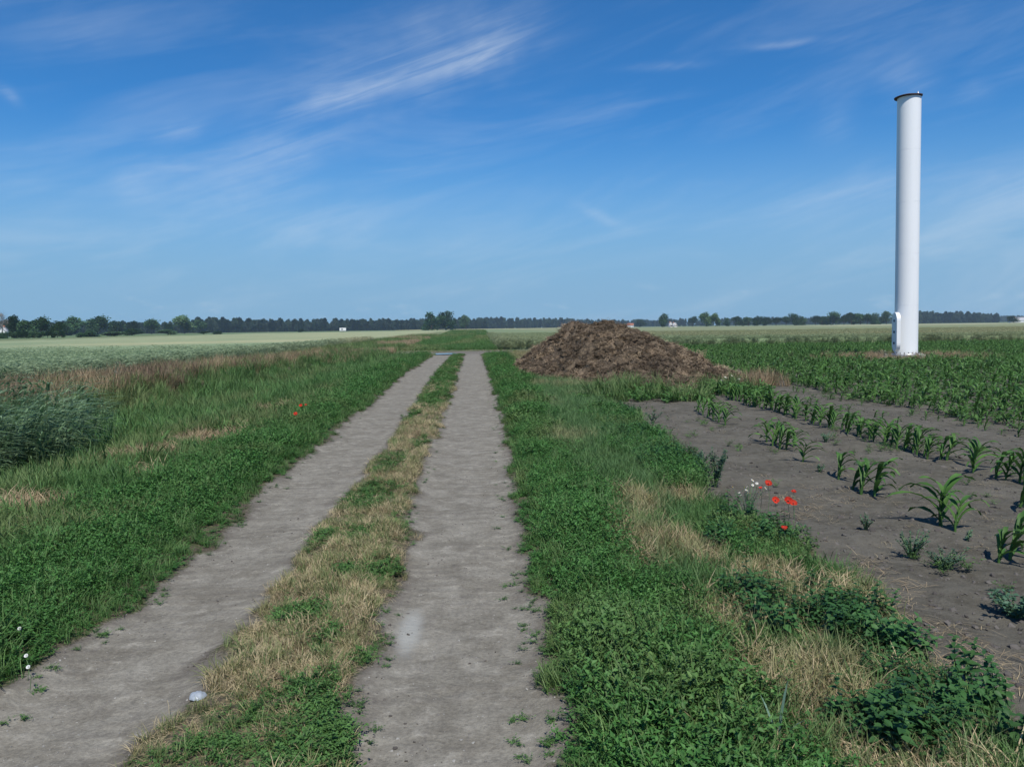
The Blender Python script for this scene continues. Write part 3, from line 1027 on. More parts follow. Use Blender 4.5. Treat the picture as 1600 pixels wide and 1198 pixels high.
# ---- ditch: reeds at the left, tall grass and a rusty dry belt on the far bank
x, y = rand_in(rng, -14, -5.2, 6.5, 22, lambda y: 34)
cx, cy = at(0, 690, -0.4)
k = (blob(x, y, [(-7.6, 10.4, 1.7, 2.6), (-8.6, 13.2, 1.8, 2.8), (-7.0, 9.0, 1.0, 1.4)]) * 0.40 > rng.random(len(x)))
scatter('reed_bed', 'reed', *keep(x, y, k), 'blue green reeds bent by the wind in the left ditch', 'reeds', 0.9, 0.05, 0.08, rotz=rng.normal(0, 0.35, k.sum()))
x, y = rand_in(rng, -12.5, -5.5, 8, 52, lambda y: 30 if y < 25 else 18)
w1 = smooth(-5.8, -7.0, x) * (1 - smooth(-9.6, -10.4, x))
k = rng.random(len(x)) < w1 * 0.75
scatter('tall_grass', 'tall', *keep(x, y, k), 'tall green grass growing out of the left ditch', 'grass', 0.75 + 0.6 * fbm(x[k] * 0.6, y[k] * 0.4, 111), np.clip((fbm(x[k] * 0.5, y[k] * 0.3, 112) - 0.45) * 0.8, 0, 0.4), 0.15)
x, y = rand_in(rng, -15, -7.8, 14, 64, lambda y: 34 if y < 30 else 20)
e = (fbm(x * 0.5, y * 0.25, 115) - 0.5) * 3.0
w1 = smooth(-9.6, -10.4, x + e * 0.6) * (1 - smooth(-11.8, -12.8, x + e))
k = rng.random(len(x)) < w1 * 0.8
x, y = keep(x, y, k)
rn = fbm(x * 0.35, y * 0.18, 116)
scatter('dry_grass', 'rust', x, y, 'rusty brown dry grass belt on the far bank of the ditch', 'grass', (0.95 + 0.5 * fbm(x * 0.7, y * 0.4, 117)) * (1 - 0.35 * smooth(30, 50, y)), np.clip((rn - 0.42) * 2.5, 0, 1), 0.15)
k = rng.random(len(x)) < 0.30
scatter('tall_grass', 'tall', x[k], y[k], 'green tufts in the rusty grass belt', 'grass', 1.1, 0.25, 0.15)
# continuing belt of weeds and grass towards the far end
x, y = rand_in(rng, -16, -5.0, 46, 150, lambda y: max(3.0, 14 * (50 / y) ** 1.2))
k = (x < -5.8 - 0.02 * (y - 46)) & (x > -12 - 0.01 * (y - 46))
x, y = keep(x, y, k)
nn = fbm(x * 0.25, y * 0.08, 119)
k = nn > 0.5
scatter('tall_grass', 'tall', x[k], y[k], 'rank green weeds beside the field past the cross track', 'weeds', 1.0 + 0.006 * (y[k] - 46), 0.15, 0.15)
scatter('dry_grass', 'rust', x[~k], y[~k], 'brown grass beside the field past the cross track', 'grass', 0.85 + 0.006 * (y[~k] - 46), 0.0, 0.15)
# far verges round the cross track, and the green lane behind it
x, y = rand_in(rng, -6.5, 2.6, 44, 58, lambda y: 42)
k = (track_w(x, y) < 0.35) & ((y < END - 1) | (rng.random(len(x)) < 0.4)) & ((x < xl(y)) | (x > xr(y)))
a = rng.random(len(x))
scatter('grass', 'grass', *keep(x, y, k & (a < 0.6)), 'green grass at the far end of the wheel tracks', 'grass', 0.7, 0.1, 0.2)
scatter('dry_grass', 'dry', *keep(x, y, k & (a > 0.6)), 'dry grass at the far end of the wheel tracks', 'grass', 1.0, 0.2, 0.2)
x, y = rand_in(rng, -12, 2.2, 60, 330, lambda y: max(1.4, 22 * (60 / y) ** 1.4))
k = (x > -5.9 - 0.02 * (y - 46)) & (x < 1.7)
scatter('grass', 'tall', *keep(x, y, k), 'green grass lane running on beyond the cross track', 'grass', 0.55 + 0.006 * (y[k] - 57), np.clip((fbm(x[k] * 0.5, y[k] * 0.06, 121) - 0.4) * 0.9, 0, 0.4), 0.15)

# ------------------------------------------------------------------ grain fields: canopy sheets with real depth plus standing stalks near


def field(name, poly, h, mat_args, label, cat, tint_f, seed, amp=0.06):
    """crop stand as a closed slab: uneven top at crop height, sides down to the ground. poly(y)->(x0,x1)"""
    y0, y1, xf = poly
    ys = [y0]
    s = 0.45
    while ys[-1] < y1:
        s *= 1.035
        ys.append(min(ys[-1] + s, y1))
    ys = np.array(ys)
    u = np.linspace(0, 1, 170) ** 1.6
    rows = []
    for yy in ys:
        a, b = xf(yy)
        rows.append(a + (b - a) * u)
    XX = np.array(rows)
    YY = np.repeat(ys[:, None], len(u), 1)
    YY = YY + (fbm(XX * 0.5, YY * 0.5, seed) - 0.5) * 0.8 * (YY < y0 + 3)
    ZZ = h * 0.97 + (fbm(XX * 1.2, YY * 1.2, seed + 1, 4) - 0.5) * amp * 2
    n0, n1 = len(ys), len(u)
    b = np.zeros((n0, n1), bool)
    top = np.stack([XX, YY, ZZ], -1).reshape(-1, 3)
    idx = np.arange(n0 * n1).reshape(n0, n1)
    q = np.stack([idx[:-1, :-1], idx[:-1, 1:], idx[1:, 1:], idx[1:, :-1]], -1).reshape(-1, 4)
    ring = np.concatenate([idx[0, :], idx[1:, -1], idx[-1, -2::-1], idx[-2:0:-1, 0]])
    base = top[ring].copy()
    base[:, 2] = -0.7
    nb = len(top)
    rr = np.arange(len(ring))
    q2 = np.stack([ring, nb + rr, nb + (rr + 1) % len(ring), np.roll(ring, -1)], -1)
    Vv = np.concatenate([top, base])
    tn = np.clip(tint_f(Vv[:, 0], Vv[:, 1]), 0, 1)
    (a, bb, dry) = mat_args
    m, t = new_mat(name + '_canopy')
    g = t.n('ShaderNodeNewGeometry').outputs['Position']
    tt = t.attr('tint').outputs['Fac']
    n1_ = t.noise(g, 5.0, 5, 0.7)
    n2_ = t.noise(g, 0.25, 4, 0.6)
    n3_ = t.noise(g, 0.03, 4, 0.6)
    c = t.mix(t.ramp(n1_, 0.35, 0.65), a, bb)
    c = t.mix(t.math('ADD', tt, t.math('MULTIPLY', t.math('SUBTRACT', n3_, 0.5), 0.5), clamp=True), c, dry)
    c = t.mix(1.0, c, t.math('ADD', 0.72, t.math('MULTIPLY', n2_, 0.5)), 'MULTIPLY')
    p_ = t.n('ShaderNodeBsdfPrincipled', inp={'Base Color': c})
    p_.inputs['Roughness'].default_value = 0.9
    p_.inputs['Specular IOR Level'].default_value = 0.1
    bp = t.n('ShaderNodeBump', inp={'Strength': 0.35, 'Distance': 0.12, 'Height': n1_})
    t.set(p_, 'Normal', bp)
    t.n('ShaderNodeOutputMaterial', inp={0: p_.outputs[0]})
    me = mk(name, Vv, [q, q2], m, True, {'tint': tn})
    return tag(ob(name, me), label, cat, kind='stuff')


def left_edge(yy):
    return np.interp(yy, [-10, 112, 298, 420], [-66, -68, -84, -30])


def tint_left(x, y):
    d = np.clip((-x - 12) / 30, 0, 1)
    s = smooth(34, 150, y) * 0.62
    streak = (fbm(x * 0.06, y * 0.03, 133) - 0.5) * 1.0
    band = 0.8 * np.exp(-((y - 72 - 0.3 * (x + 30)) / 9.0) ** 2) * smooth(-42, -28, x)
    return np.clip(0.02 + s + streak * smooth(30, 70, y) + band, 0, 1)


BAR = ((0.160, 0.232, 0.128), (0.200, 0.268, 0.155), (0.34, 0.345, 0.20))
field('barley_field', (4.0, 420.0, lambda yy: (-12.6 - 0.006 * max(yy - 60, 0), left_edge(yy))), 0.66, BAR,
      'pale green barley field turning yellow on the left side of the track', 'barley', tint_left, 131)
OAT = ((0.135, 0.195, 0.100), (0.180, 0.235, 0.128), (0.26, 0.25, 0.145))
tint_right = lambda x, y: np.clip(0.12 + 0.5 * (fbm(x * 0.05, y * 0.03, 143) - 0.5) + 0.35 * smooth(62, 66, y) * smooth(12, 20, x), 0, 1)
field('oat_field', (60.5, 560.0, lambda yy: (1.9 + 0.0 * yy, 520.0)), 0.60, OAT,
      'pale grey green oat field beyond the corn on the right', 'oats', tint_right, 141)
x, y = rand_in(rng, -40, -12.2, 8, 60, lambda y: max(6.0, 26 * (26 / y) ** 1.1))
k = (x < -12.4 + (fbm(y * 0.3, y * 0 + 2, 135) - 0.5) * 1.0) & (rng.random(len(x)) < 0.42 * (1 - smooth(34, 58, y)))
xe, ye = rng.normal(-12.5, 0.28, 3000), rng.uniform(6, 90, 3000)
x, y, k = np.concatenate([x, xe]), np.concatenate([y, ye]), np.concatenate([k, np.ones(3000, bool)])
x, y = keep(x, y, k)
scatter('barley', 'barley', x, y, 'standing barley stalks in the nearer part of the left field', 'barley', 0.9 + 0.004 * y, tint_left(x, y), 0.10, zs=0.90 / (0.9 + 0.004 * y), z=0 * x)
x, y = rand_in(rng, 1.9, 95, 60.3, 130, lambda y: max(5.0, 13 * (62 / y) ** 1.3))
ex, ey = rng.uniform(1.5, 75, 800), rng.normal(60.5, 0.35, 800)
fx_, fy_ = rng.normal(1.9, 0.3, 900), rng.uniform(60.5, 150, 900)
x, y = np.concatenate([x, ex, fx_]), np.concatenate([y, ey, fy_])
scatter('oats', 'oat', x, y, 'standing oat stalks along the near edge of the right field', 'oats', 1.1, tint_right(x, y), 0.08, zs=0.9, z=0 * x)

# distant strips of other crops (thin slabs as high as the crop)


def strip(name, pts, h, col, label, cat, k=0.25):
    P = [(a, b) for a, b in pts]
    n = len(P)
    vs = [(a, b, h) for a, b in P] + [(a, b, -0.3) for a, b in P]
    fs = [list(range(n))] + [[i, (i + 1) % n, n + (i + 1) % n, n + i] for i in range(n)]
    me = bpy.data.meshes.new(name)
    me.from_pydata(vs, [], fs)
    me.materials.append(plain(name + '_crop', col, 0.9, noise=k, scale=0.15, spec=0.1))
    return tag(ob(name, me), label, cat, kind='structure')


strip('beet_strip', [(-67, 40), (-69.5, 112), (-86, 298), (-32, 422), (-13.5, 424), (-13.5, 442), (-38, 440), (-102, 310), (-84, 112), (-82, 40)], 0.42, (0.035, 0.085, 0.030), 'dark green strip of beets behind the left barley field', 'field')
strip('stubble_strip', [(-83, 40), (-85, 112), (-103, 310), (-39, 442), (-13.5, 444), (-13.5, 475), (-48, 470), (-128, 320), (-108, 112), (-106, 40)], 0.12, (0.32, 0.31, 0.17), 'narrow yellow strip behind the beets on the left', 'field')
strip('meadow_strip', [(-107, 40), (-109, 112), (-129, 320), (-49, 472), (-13.5, 477), (-13.5, 650), (-480, 650), (-480, 40)], 0.15, (0.115, 0.165, 0.075), 'green meadow in front of the left woods', 'field')
strip('grain_strip', [(-70, 655), (130, 655), (130, 860), (-60, 870)], 0.5, (0.40, 0.38, 0.20), 'yellow grain strip across the end of the lane', 'field')
strip('beet_strip', [(-40, 600), (1.5, 565), (520, 565), (560, 585), (0, 590)], 0.4, (0.05, 0.10, 0.04), 'thin green strip behind the oat field on the right', 'field')
strip('stubble_strip', [(110, 590), (560, 590), (640, 690), (110, 690)], 0.35, (0.36, 0.33, 0.20), 'pale strip of ripe grain far behind the oats', 'field')
strip('stubble_strip', [(150, 330), (235, 330), (245, 380), (150, 380)], 0.62, (0.50, 0.47, 0.32), 'bright bleached streak in the middle of the oat field', 'field')

# ------------------------------------------------------------------ corn
def corn_parts(seed, h=0.42):
    r = random.Random(seed)
    st = G()
    lean = r.uniform(0.01, 0.07)
    pts = [(lean * t * t, 0.01 * math.sin(3 * t), h * 0.62 * t) for t in (0, 0.35, 0.7, 1.0)]
    st.tube(pts, [0.0125, 0.011, 0.008, 0.004], 6, 0.6)
    leaves = []
    n = r.randint(7, 9)
    pl = r.uniform(0, 3.14)
    for i in range(n):
        t = 0.12 + 0.85 * i / (n - 1)
        base = Vector((lean * t * t, 0, h * 0.60 * t))
        a = pl + (i % 2) * math.pi + r.uniform(-0.45, 0.45)
        d = Vector((math.cos(a) + 0.75, math.sin(a), 0)).normalized()
        L = h * r.uniform(0.65, 0.95) * (0.62 + 0.5 * math.sin(math.pi * min(t * 0.9 + 0.1, 1)))
        rise = (0.55 + 0.9 * t) * r.uniform(0.85, 1.15)
        g = G()
        segs = 7
        s = Vector((-d.y, d.x, 0))
        vs = []
        p = base.copy()
        th = math.atan2(rise, 0.55)
        for k in range(segs + 1):
            u = k / segs
            wd = 0.038 * (h / 0.42) * (math.sin(math.pi * min(0.18 + 0.82 * u, 1.0)) ** 0.8) + 0.001
            ripple = 0.008 * math.sin(u * 9 + i * 2)
            nrm = Vector((-d.x * math.sin(th), -d.y * math.sin(th), math.cos(th)))
            vs += [p + s * wd / 2 + nrm * (wd * 0.22 + ripple), p, p - s * wd / 2 + nrm * (wd * 0.22 - ripple)]
            p = p + (d * math.cos(th) + Vector((0, 0, 1)) * math.sin(th)) * (L / segs)
            th -= r.uniform(0.18, 0.42) * (0.6 + 0.9 * u)
        q = []
        for k in range(segs):
            b = 3 * k
            q += [(b, b + 1, b + 4, b + 3), (b + 1, b + 2, b + 5, b + 4)]
        g.add(vs, (), q, r.random())
        leaves.append(g)
    return st, leaves


CORN_SETS = []
CORN_ONE = []
for i in range(14):
    st, lv = corn_parts(400 + i)
    CORN_SETS.append((st.mesh('stalk', M_CORN_O, True), [l.mesh('leaf', M_CORN_O, True) for l in lv]))
    allg = G()
    for g in [st] + lv:
        for c in sorted(set(g.c)):
            pass
        b = len(allg.v)
        allg.v += g.v
        allg.c += g.c
        allg.f3 += [tuple(b + j for j in f) for f in g.f3]
        allg.f4 += [tuple(b + j for j in f) for f in g.f4]
    CORN_ONE.append(allg.mesh('corn_plant', M_CORN_O, True))
source('corn', [m.copy() for m in CORN_ONE])
for o in SRC['corn'][0].nodes['Collection Info'].inputs['Collection'].default_value.objects:
    o.data.materials[0] = M_CORN

rc = random.Random(11)
ORD = ['frontmost', 'second', 'third', 'fourth', 'fifth', 'sixth', 'seventh', 'eighth', 'ninth', 'tenth', 'eleventh', 'twelfth', 'thirteenth', 'fourteenth', 'fifteenth', 'sixteenth', 'seventeenth', 'eighteenth', 'nineteenth', 'twentieth']
n_corn = 0


def corn_thing(x, y, s, label, group, parts):
    global n_corn
    n_corn += 1
    z = float(H(x, y)) - 0.012
    rz = rc.gauss(0, 0.5)
    k = rc.randrange(14)
    if parts:
        e = ob('corn_plant', None, None, (x, y, z), (0, rc.uniform(-0.02, 0.10), rz), s)
        e.empty_display_size = 0.1
        ob('stalk', CORN_SETS[k][0], e)
        for l in CORN_SETS[k][1]:
            ob('leaf', l, e)
    else:
        e = ob('corn_plant', CORN_ONE[k], None, (x, y, z), (0, rc.uniform(-0.02, 0.10), rz), s)
    return tag(e, label, 'corn plant', group)


row1 = [(1578, 878, 1.0), (1560, 885, 0.75), (1470, 830, 1.15), (1492, 838, 0.9), (1594, 800, 1.0), (1310, 752, 0.95), (1345, 777, 1.05), (1366, 780, 1.0), (1332, 770, 0.8),
        (1254, 725, 0.85), (1198, 696, 0.95), (1207, 702, 1.0), (1218, 706, 0.9), (1228, 709, 0.85), (1212, 698, 0.9), (1240, 703, 0.7), (1098, 652, 0.95), (1106, 656, 1.0), (1114, 660, 1.0), (1123, 664, 1.0), (1133, 669, 0.95), (1091, 648, 0.9)]
row1 = sorted(row1, key=lambda r: -r[1])
for i, (px, py, s) in enumerate(row1):
    a, b = at(px, py, -0.03)
    corn_thing(a, b, s * 1.0, '%s young corn plant from the front in the gappy row beside the verge' % ORD[i] if i < 20 else 'young corn plant at the far end of the gappy row beside the verge', 'corn plants in the gappy first row', b < 12.5)
row2 = []
yy = 7.6
while yy < 19:
    if rc.random() < 0.93:
        row2.append((5.38 + rc.gauss(0, 0.05) + 0.02 * (yy - 8), yy + rc.gauss(0, 0.03), rc.uniform(0.75, 1.10)))
    yy += 0.155
for i, (a, b, s) in enumerate(row2):
    corn_thing(a, b, s, '%s young corn plant from the front in the unbroken second row' % ORD[i] if i < 20 else 'young corn plant further back in the unbroken second row', 'corn plants in the second row', b < 11)
for rowx in (6.1, 6.85, 7.6):
    yy = 9.0
    while yy < 20:
        if vn(yy * 0.9, rowx * 3, 9) > 0.5 and rc.random() < 0.5:
            corn_thing(rowx + rc.gauss(0, 0.05), yy, rc.uniform(0.28, 0.5), 'stunted corn seedling on the bare strip before the dense corn', 'stunted seedlings on the bare strip', False)
        yy += 0.22
dense = []
for r_ in range(0, 46):
    rx_ = 8.35 + 0.75 * r_ + (0.0)
    yy = 9.0
    while yy < 59.5:
        if in_view(np.array([rx_]), np.array([yy]), 1.5)[0] and rc.random() < 0.95:
            xx = rx_ + rc.gauss(0, 0.05)
            hb = (xx - 19.9) ** 2 + (yy - 37.3) ** 2
            if hb > 2.3 ** 2 and not (abs(xx - yy * 0.5305) < 1.3 and 30.5 < yy < 38) and not (xx < 8.0 + 0.06 * abs(yy - 15)):
                dense.append((xx, yy, rc.uniform(0.50, 0.86)))
        yy += 0.165 if yy < 30 else 0.22
for rx_ in (6.1, 6.85, 7.6):
    yy = 24.5
    while yy < 59.5:
        dense.append((rx_ + rc.gauss(0, 0.05), yy, rc.uniform(0.6, 0.9)))
        yy += 0.2
dense.sort(key=lambda q: math.hypot(q[0], q[1]))
n_single = max(0, 300 - n_corn)
for (a, b, s) in dense[:n_single]:
    corn_thing(a, b, s, 'leafy corn plant on the near edge of the dense corn field', 'nearest plants of the dense corn', False)
rest = np.array(dense[n_single:])
scatter('corn_field', 'corn', rest[:, 0], rest[:, 1], 'dense dark green corn field around the white tower', 'corn', rest[:, 2] * 1.05, 0.0, 0.05, rotz=rng.normal(0, 0.7, len(rest)))
# weeds between the rows
x, y = rand_in(rng, 3.0, 9.5, 3, 26, lambda y: 26)
k = (soil_w(x, y) > 0.5) & (fbm(x * 1.1, y * 0.7, 151) > 0.60) & (rng.random(len(x)) < 0.55)
scatter('soil_weeds', 'mat', *keep(x, y, k), 'small green seedling weeds on the bare corn soil', 'weeds', 0.8 + 0.5 * rng.random(k.sum()), 0.12, 0.2)
x, y = rand_in(rng, 8.0, 44, 10, 60, lambda y: 5.0)
k = soil_w(x, y) > 0.5
scatter('soil_weeds', 'broad', *keep(x, y, k), 'low weeds under the dense corn', 'weeds', 1.6, 0.1, 0.2)

# clods and pebbles
x, y = rand_in(rng, 2.3, 10, 2.0, 22, lambda y: max(30, 260 * (5 / max(y, 2)) ** 1.5))
k = (soil_w(x, y) > 0.5)
x, y = keep(x, y, k)
s = 0.005 + 0.024 * rng.random(len(x)) ** 4
scatter('soil_clods', 'clod', x, y, 'crumbs and clods of dark soil between the corn rows', 'clods', s, 0.0, 0.5)
x, y = rand_in(rng, -2.6, 0.5, 1.4, 18, lambda y: max(10, 220 * (4 / max(y, 2)) ** 1.6))
k = track_w(x, y) > 0.5
x, y = keep(x, y, k)
scatter('track_gravel', 'pebble', x, y, 'tiny pebbles pressed into the wheel tracks', 'gravel', 0.002 + 0.006 * rng.random(len(x)) ** 3, 0.0, 0.5)
x, y = rand_in(rng, -2.6, 0.5, 1.4, 18, lambda y: max(10, 190 * (4 / max(y, 2)) ** 1.6))
k = (track_w(x, y) > 0.3) & (fbm(x * 2, y * 2, 161) + (0.9 - track_w(x, y)) > 0.5)
scatter('track_crumbs', 'clod', *keep(x, y, k), 'dark crumbs of earth on the wheel tracks', 'clods', 0.003 + 0.008 * rng.random(k.sum()) ** 2, 0.0, 0.5)

# ------------------------------------------------------------------ manure heap
RIDGE = [(3.05, 31.8, 1.05), (3.20, 29.6, 1.55), (3.60, 27.6, 1.74), (4.20, 26.6, 1.62), (4.95, 25.6, 1.44), (5.45, 24.6, 0.98), (6.10, 23.6, 0.52), (6.8, 22.7, 0.24), (7.4, 22.2, 0.08)]


def heap_h(x, y):
    best = np.full(x.shape, -9.0)
    for (a, b) in zip(RIDGE[:-1], RIDGE[1:]):
        for t in np.linspace(0, 1, 7):
            px, py, pz = (a[i] + (b[i] - a[i]) * t for i in range(3))
            dx, dy = x - px, y - py
            sl = np.where(dx < 0, 0.84, 0.60)
            sl = np.where(dy < 0, 0.275 + (sl - 0.275) * np.clip(np.abs(dx) / (np.abs(dy) + 1e-3), 0, 1), sl)
            d = np.hypot(dx, dy)
            best = np.maximum(best, pz - sl * np.sqrt(d * d + 0.3) + 0.55 * 0.5)
    for (px, py, pz) in ((3.3, 25.9, 0.90), (4.1, 24.3, 0.85), (4.7, 23.3, 0.66), (4.2, 23.0, 0.46), (5.4, 23.2, 0.50)):
        d = np.hypot(x - px, y - py)
        best = np.maximum(best, pz - 0.46 * np.sqrt(d * d + 0.3) + 0.22)
    return best


hx, hy = np.arange(-0.5, 10.0, 0.055), np.arange(18.5, 37.0, 0.07)
HX, HY = np.meshgrid(hx, hy)
wob = lambda s, f: fbm(HX * f, HY * f, s, 4) - 0.5
HH = heap_h(HX + wob(201, 0.8) * 0.9, HY + wob(202, 0.8) * 0.9)
rough = smooth(-0.1, 0.4, HH)
HH = HH + rough * (wob(203, 1.1) * 0.30 + wob(204, 3.4) * 0.32 + np.abs(wob(206, 2.2)) * 0.22 + wob(205, 8.0) * 0.16 - 0.04)
for (cpx, cpy, cr, cd) in ((925, 572, 0.55, 0.30), (905, 582, 0.35, 0.25), (1000, 578, 0.4, 0.15)):
    ca, cb = at(cpx, cpy, 0.6)
    HH = HH - cd * np.exp(-((HX - ca) ** 2 + ((HY - cb) * 0.8) ** 2) / cr ** 2)
GZ = H(HX, HY)
HZ = np.maximum(HH, -0.35) + GZ * 0.0
hv = np.stack([HX, HY, HZ], -1).reshape(-1, 3)
hi = np.arange(HX.size).reshape(HX.shape)
hq = np.stack([hi[:-1, :-1], hi[:-1, 1:], hi[1:, 1:], hi[1:, :-1]], -1).reshape(-1, 4)
ok = (HZ - GZ).ravel()[hq].max(1) > -0.15
hq = hq[ok]
idx, inv = np.unique(hq, return_inverse=True)
heap = tag(ob('manure_heap', mk('manure_heap', hv[idx], inv.reshape(-1, 4), M_HEAP, True)), 'big brown heap of straw manure beside the right wheel track', 'manure heap')
N = 9000
sx, sy = rng.uniform(0.5, 8.5, N), rng.uniform(19.5, 36, N)
si, sj = ((sy - hy[0]) / 0.07).astype(int), ((sx - hx[0]) / 0.055).astype(int)
sz = HZ[si, sj]
k = (sz > GZ[si, sj] + 0.04)
sx, sy, sz = sx[k], sy[k], sz[k]
st_t = np.clip((fbm(sx * 1.3, sy * 1.3, 211) - 0.28) * 1.6, 0, 1)
o = scatter('straw', 'hstraw', sx, sy, None, None, 0.8, st_t, 0.35, z=sz - 0.01, parent=heap)
k = rng.random(len(sx)) < 0.55
scatter('clumps', 'hclod', sx[k], sy[k], None, None, 0.05 + 0.12 * rng.random(k.sum()) ** 2, 0.0, 0.5, z=sz[k] - 0.01, parent=heap)
# grass and weeds at its foot
x, y = rand_in(rng, 1.0, 9.0, 17, 24, lambda y: 60)
zz = heap_h(x, y)
k = (zz < 0.15) & (blob(x, y, [spot(985, 612, 1.0, 1.3), spot(1060, 606, 1.2, 1.2), spot(1110, 600, 0.8, 1.2), spot(1010, 628, 1.6, 1.2), spot(1150, 612, 0.9, 1.0)]) > 0.3)
a = rng.random(len(x))
scatter('soil_weeds', 'broad', *keep(x, y, k & (a < 0.7)), 'leafy green weeds along the front foot of the manure heap', 'weeds', 1.5, 0.05, 0.2, zs=1.2)
scatter('tall_grass', 'tall', *keep(x, y, k & (a > 0.85)), 'green grass tufts along the front foot of the manure heap', 'grass', 1.0, 0.15, 0.2)
x, y = rand_in(rng, 0.6, 7.5, 16, 27, lambda y: 90)
k = (heap_h(x, y) < 0.05) & (soil_w(x, y) < 0.3) & (track_w(x, y) < 0.2) & (x > 0.5)
a = rng.random(len(x))
scatter('grass', 'pale', *keep(x, y, k & (a < 0.55)), 'pale green grass in front of the manure heap', 'grass', 0.65, 0.1, 0.2)
scatter('grass', 'grass', *keep(x, y, k & (a > 0.55)), 'green grass in front of the manure heap', 'grass', 0.85, 0.08, 0.2)
x, y = rand_in(rng, 0.5, 3.4, 26, 50, lambda y: 60)
k = (heap_h(x, y) < 0.05) & (track_w(x, y) < 0.2) & (x > xr(y) + hwr(y))
scatter('grass', 'grass', *keep(x, y, k), 'green grass between the manure heap and the track', 'grass', 1.2, np.clip(smooth(1.3, 2.2, x[k]) * 0.7, 0, 1), 0.2)
dk_ = at(1195, 603)
x, y = rng.normal(dk_[0], 0.22, 26), rng.normal(dk_[1], 0.2, 26)
scatter('dry_grass', 'rust', x, y, 'pale dry grass tuft at the right foot of the manure heap', 'grass', 1.0, 0.0, 0.15)

# ------------------------------------------------------------------ white tower
def tower_paint():
    m, t = new_mat('tower_paint')
    g = t.n('ShaderNodeTexCoord').outputs['Object']
    st = t.n('ShaderNodeMapping', inp={0: g, 3: (5.0, 5.0, 0.25)})
    n = t.noise(st.outputs[0], 1.5, 5, 0.65)
    n2 = t.noise(g, 1.2, 4, 0.6)
    c = t.mix(t.math('MULTIPLY', t.ramp(n, 0.5, 0.8), 0.35), (0.82, 0.83, 0.82), (0.70, 0.71, 0.69))
    c = t.mix(t.math('MULTIPLY', t.ramp(n2, 0.55, 0.75), 0.2), c, (0.66, 0.66, 0.62))
    p = t.n('ShaderNodeBsdfPrincipled', inp={'Base Color': c})
    p.inputs['Roughness'].default_value = 0.38
    t.n('ShaderNodeOutputMaterial', inp={0: p.outputs[0]})
    return m


M_TOWER = tower_paint()
M_RUSTY = plain('rusty_steel', (0.060, 0.028, 0.022), 0.85, noise=0.35, scale=6)
M_CONC = plain('concrete', (0.26, 0.26, 0.25), 0.9, noise=0.3, scale=5, bump=0.4)
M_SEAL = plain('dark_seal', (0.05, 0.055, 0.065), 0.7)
M_GALV = plain('galvanised', (0.50, 0.52, 0.54), 0.4, 0.6)
TD = 37.6
tx, ty = at(1415.5, 560.5)
TDEP = tx * fwd.x + ty * fwd.y + CAM_H * math.sin(PITCH)
TR = 18.7 * TDEP / F_PX * 0.895
top_r = ray(1418, 151)
TH = CAM_H + top_r.z * math.hypot(tx, ty) / math.hypot(top_r.x, top_r.y)
tower = tag(ob('tower', None, None, (tx, ty, 0.0), (0, R(-0.55), 0)), 'tall white cylindrical tower with a dark cap standing in the corn', 'tower')


def lathe(prof, n=72):
    vs = [(r * math.cos(2 * math.pi * k / n), r * math.sin(2 * math.pi * k / n), z) for r, z in prof for k in range(n)]
    q = [(i * n + k, i * n + (k + 1) % n, (i + 1) * n + (k + 1) % n, (i + 1) * n + k) for i in range(len(prof) - 1) for k in range(n)]
    return vs, q


vs, q = lathe([(TR, 0.16 + k * (TH - 0.25) / 6) for k in range(7)])
shell = ob('shell', mk('shell', np.array(vs), [np.array(q)], M_TOWER, True), tower)
vs, q = lathe([(TR - 0.004, -0.012), (TR + 0.003, -0.006), (TR + 0.003, 0.006), (TR - 0.004, 0.012)])
seam = mk('weld_seam', np.array(vs), [np.array(q)], M_TOWER, True)
for k in range(1, 5):
    ob('weld_seam', seam, tower, (0, 0, 0.16 + k * (TH - 0.25) / 5))
# thin cap sheet, a little bowed, sticking out over the shell
cv, cf = [], []
nr, ns = 5, 48
for j in range(nr + 1):
    for k in range(ns):
        a = 2 * math.pi * k / ns
        rr = (TR + 0.085) * j / nr * (1 + 0.02 * math.sin(5 * a))
        xx, yy = rr * math.cos(a), rr * math.sin(a)
        cv.append((xx - 0.035, yy, TH - 0.055 + 0.055 * (1 - (j / nr) ** 2) + 0.03 * xx + 0.012 * math.sin(2 * a + 0.6) * j / nr))
for j in range(nr):
    for k in range(ns):
        cf.append((j * ns + k, (j + 1) * ns + k, (j + 1) * ns + (k + 1) % ns, j * ns + (k + 1) % ns))
cap = ob('cap', mk('cap', np.array(cv), [np.array(cf)], M_RUSTY, True), tower)
cap['label'] = 'dark rusty cap sheet'
sd = cap.modifiers.new('thick', 'SOLIDIFY')
sd.thickness, sd.offset = 0.05, 0.0
g = G()
g.tube([(0.26, -0.25, TH - 0.03), (0.26, -0.25, TH + 0.13)], [0.03, 0.025], 8)
ob('beacon', g.mesh('beacon', M_GALV), tower)
# base ring and its bolts
vs, q = lathe([(TR + 0.002, 0.26), (TR + 0.11, 0.25), (TR + 0.12, 0.17), (TR + 0.12, 0.13), (TR - 0.02, 0.13)])
ob('base_ring', mk('base_ring', np.array(vs), [np.array(q)], M_GALV, False), tower)
bolt = G()
bolt.tube([(0, 0, 0.24), (0, 0, 0.30)], [0.022, 0.022], 6)
bm_ = bolt.mesh('bolt', M_SEAL)
for k in range(20):
    a = 2 * math.pi * k / 20
    ob('bolt', bm_, tower, ((TR + 0.06) * math.cos(a), (TR + 0.06) * math.sin(a), 0))
# open door: rounded leaf seen nearly edge-on, hinged at the left of the shell
lat = Vector((math.cos(math.atan2(tx, ty)), -math.sin(math.atan2(tx, ty)), 0))
dep = Vector((math.sin(math.atan2(tx, ty)), math.cos(math.atan2(tx, ty)), 0))


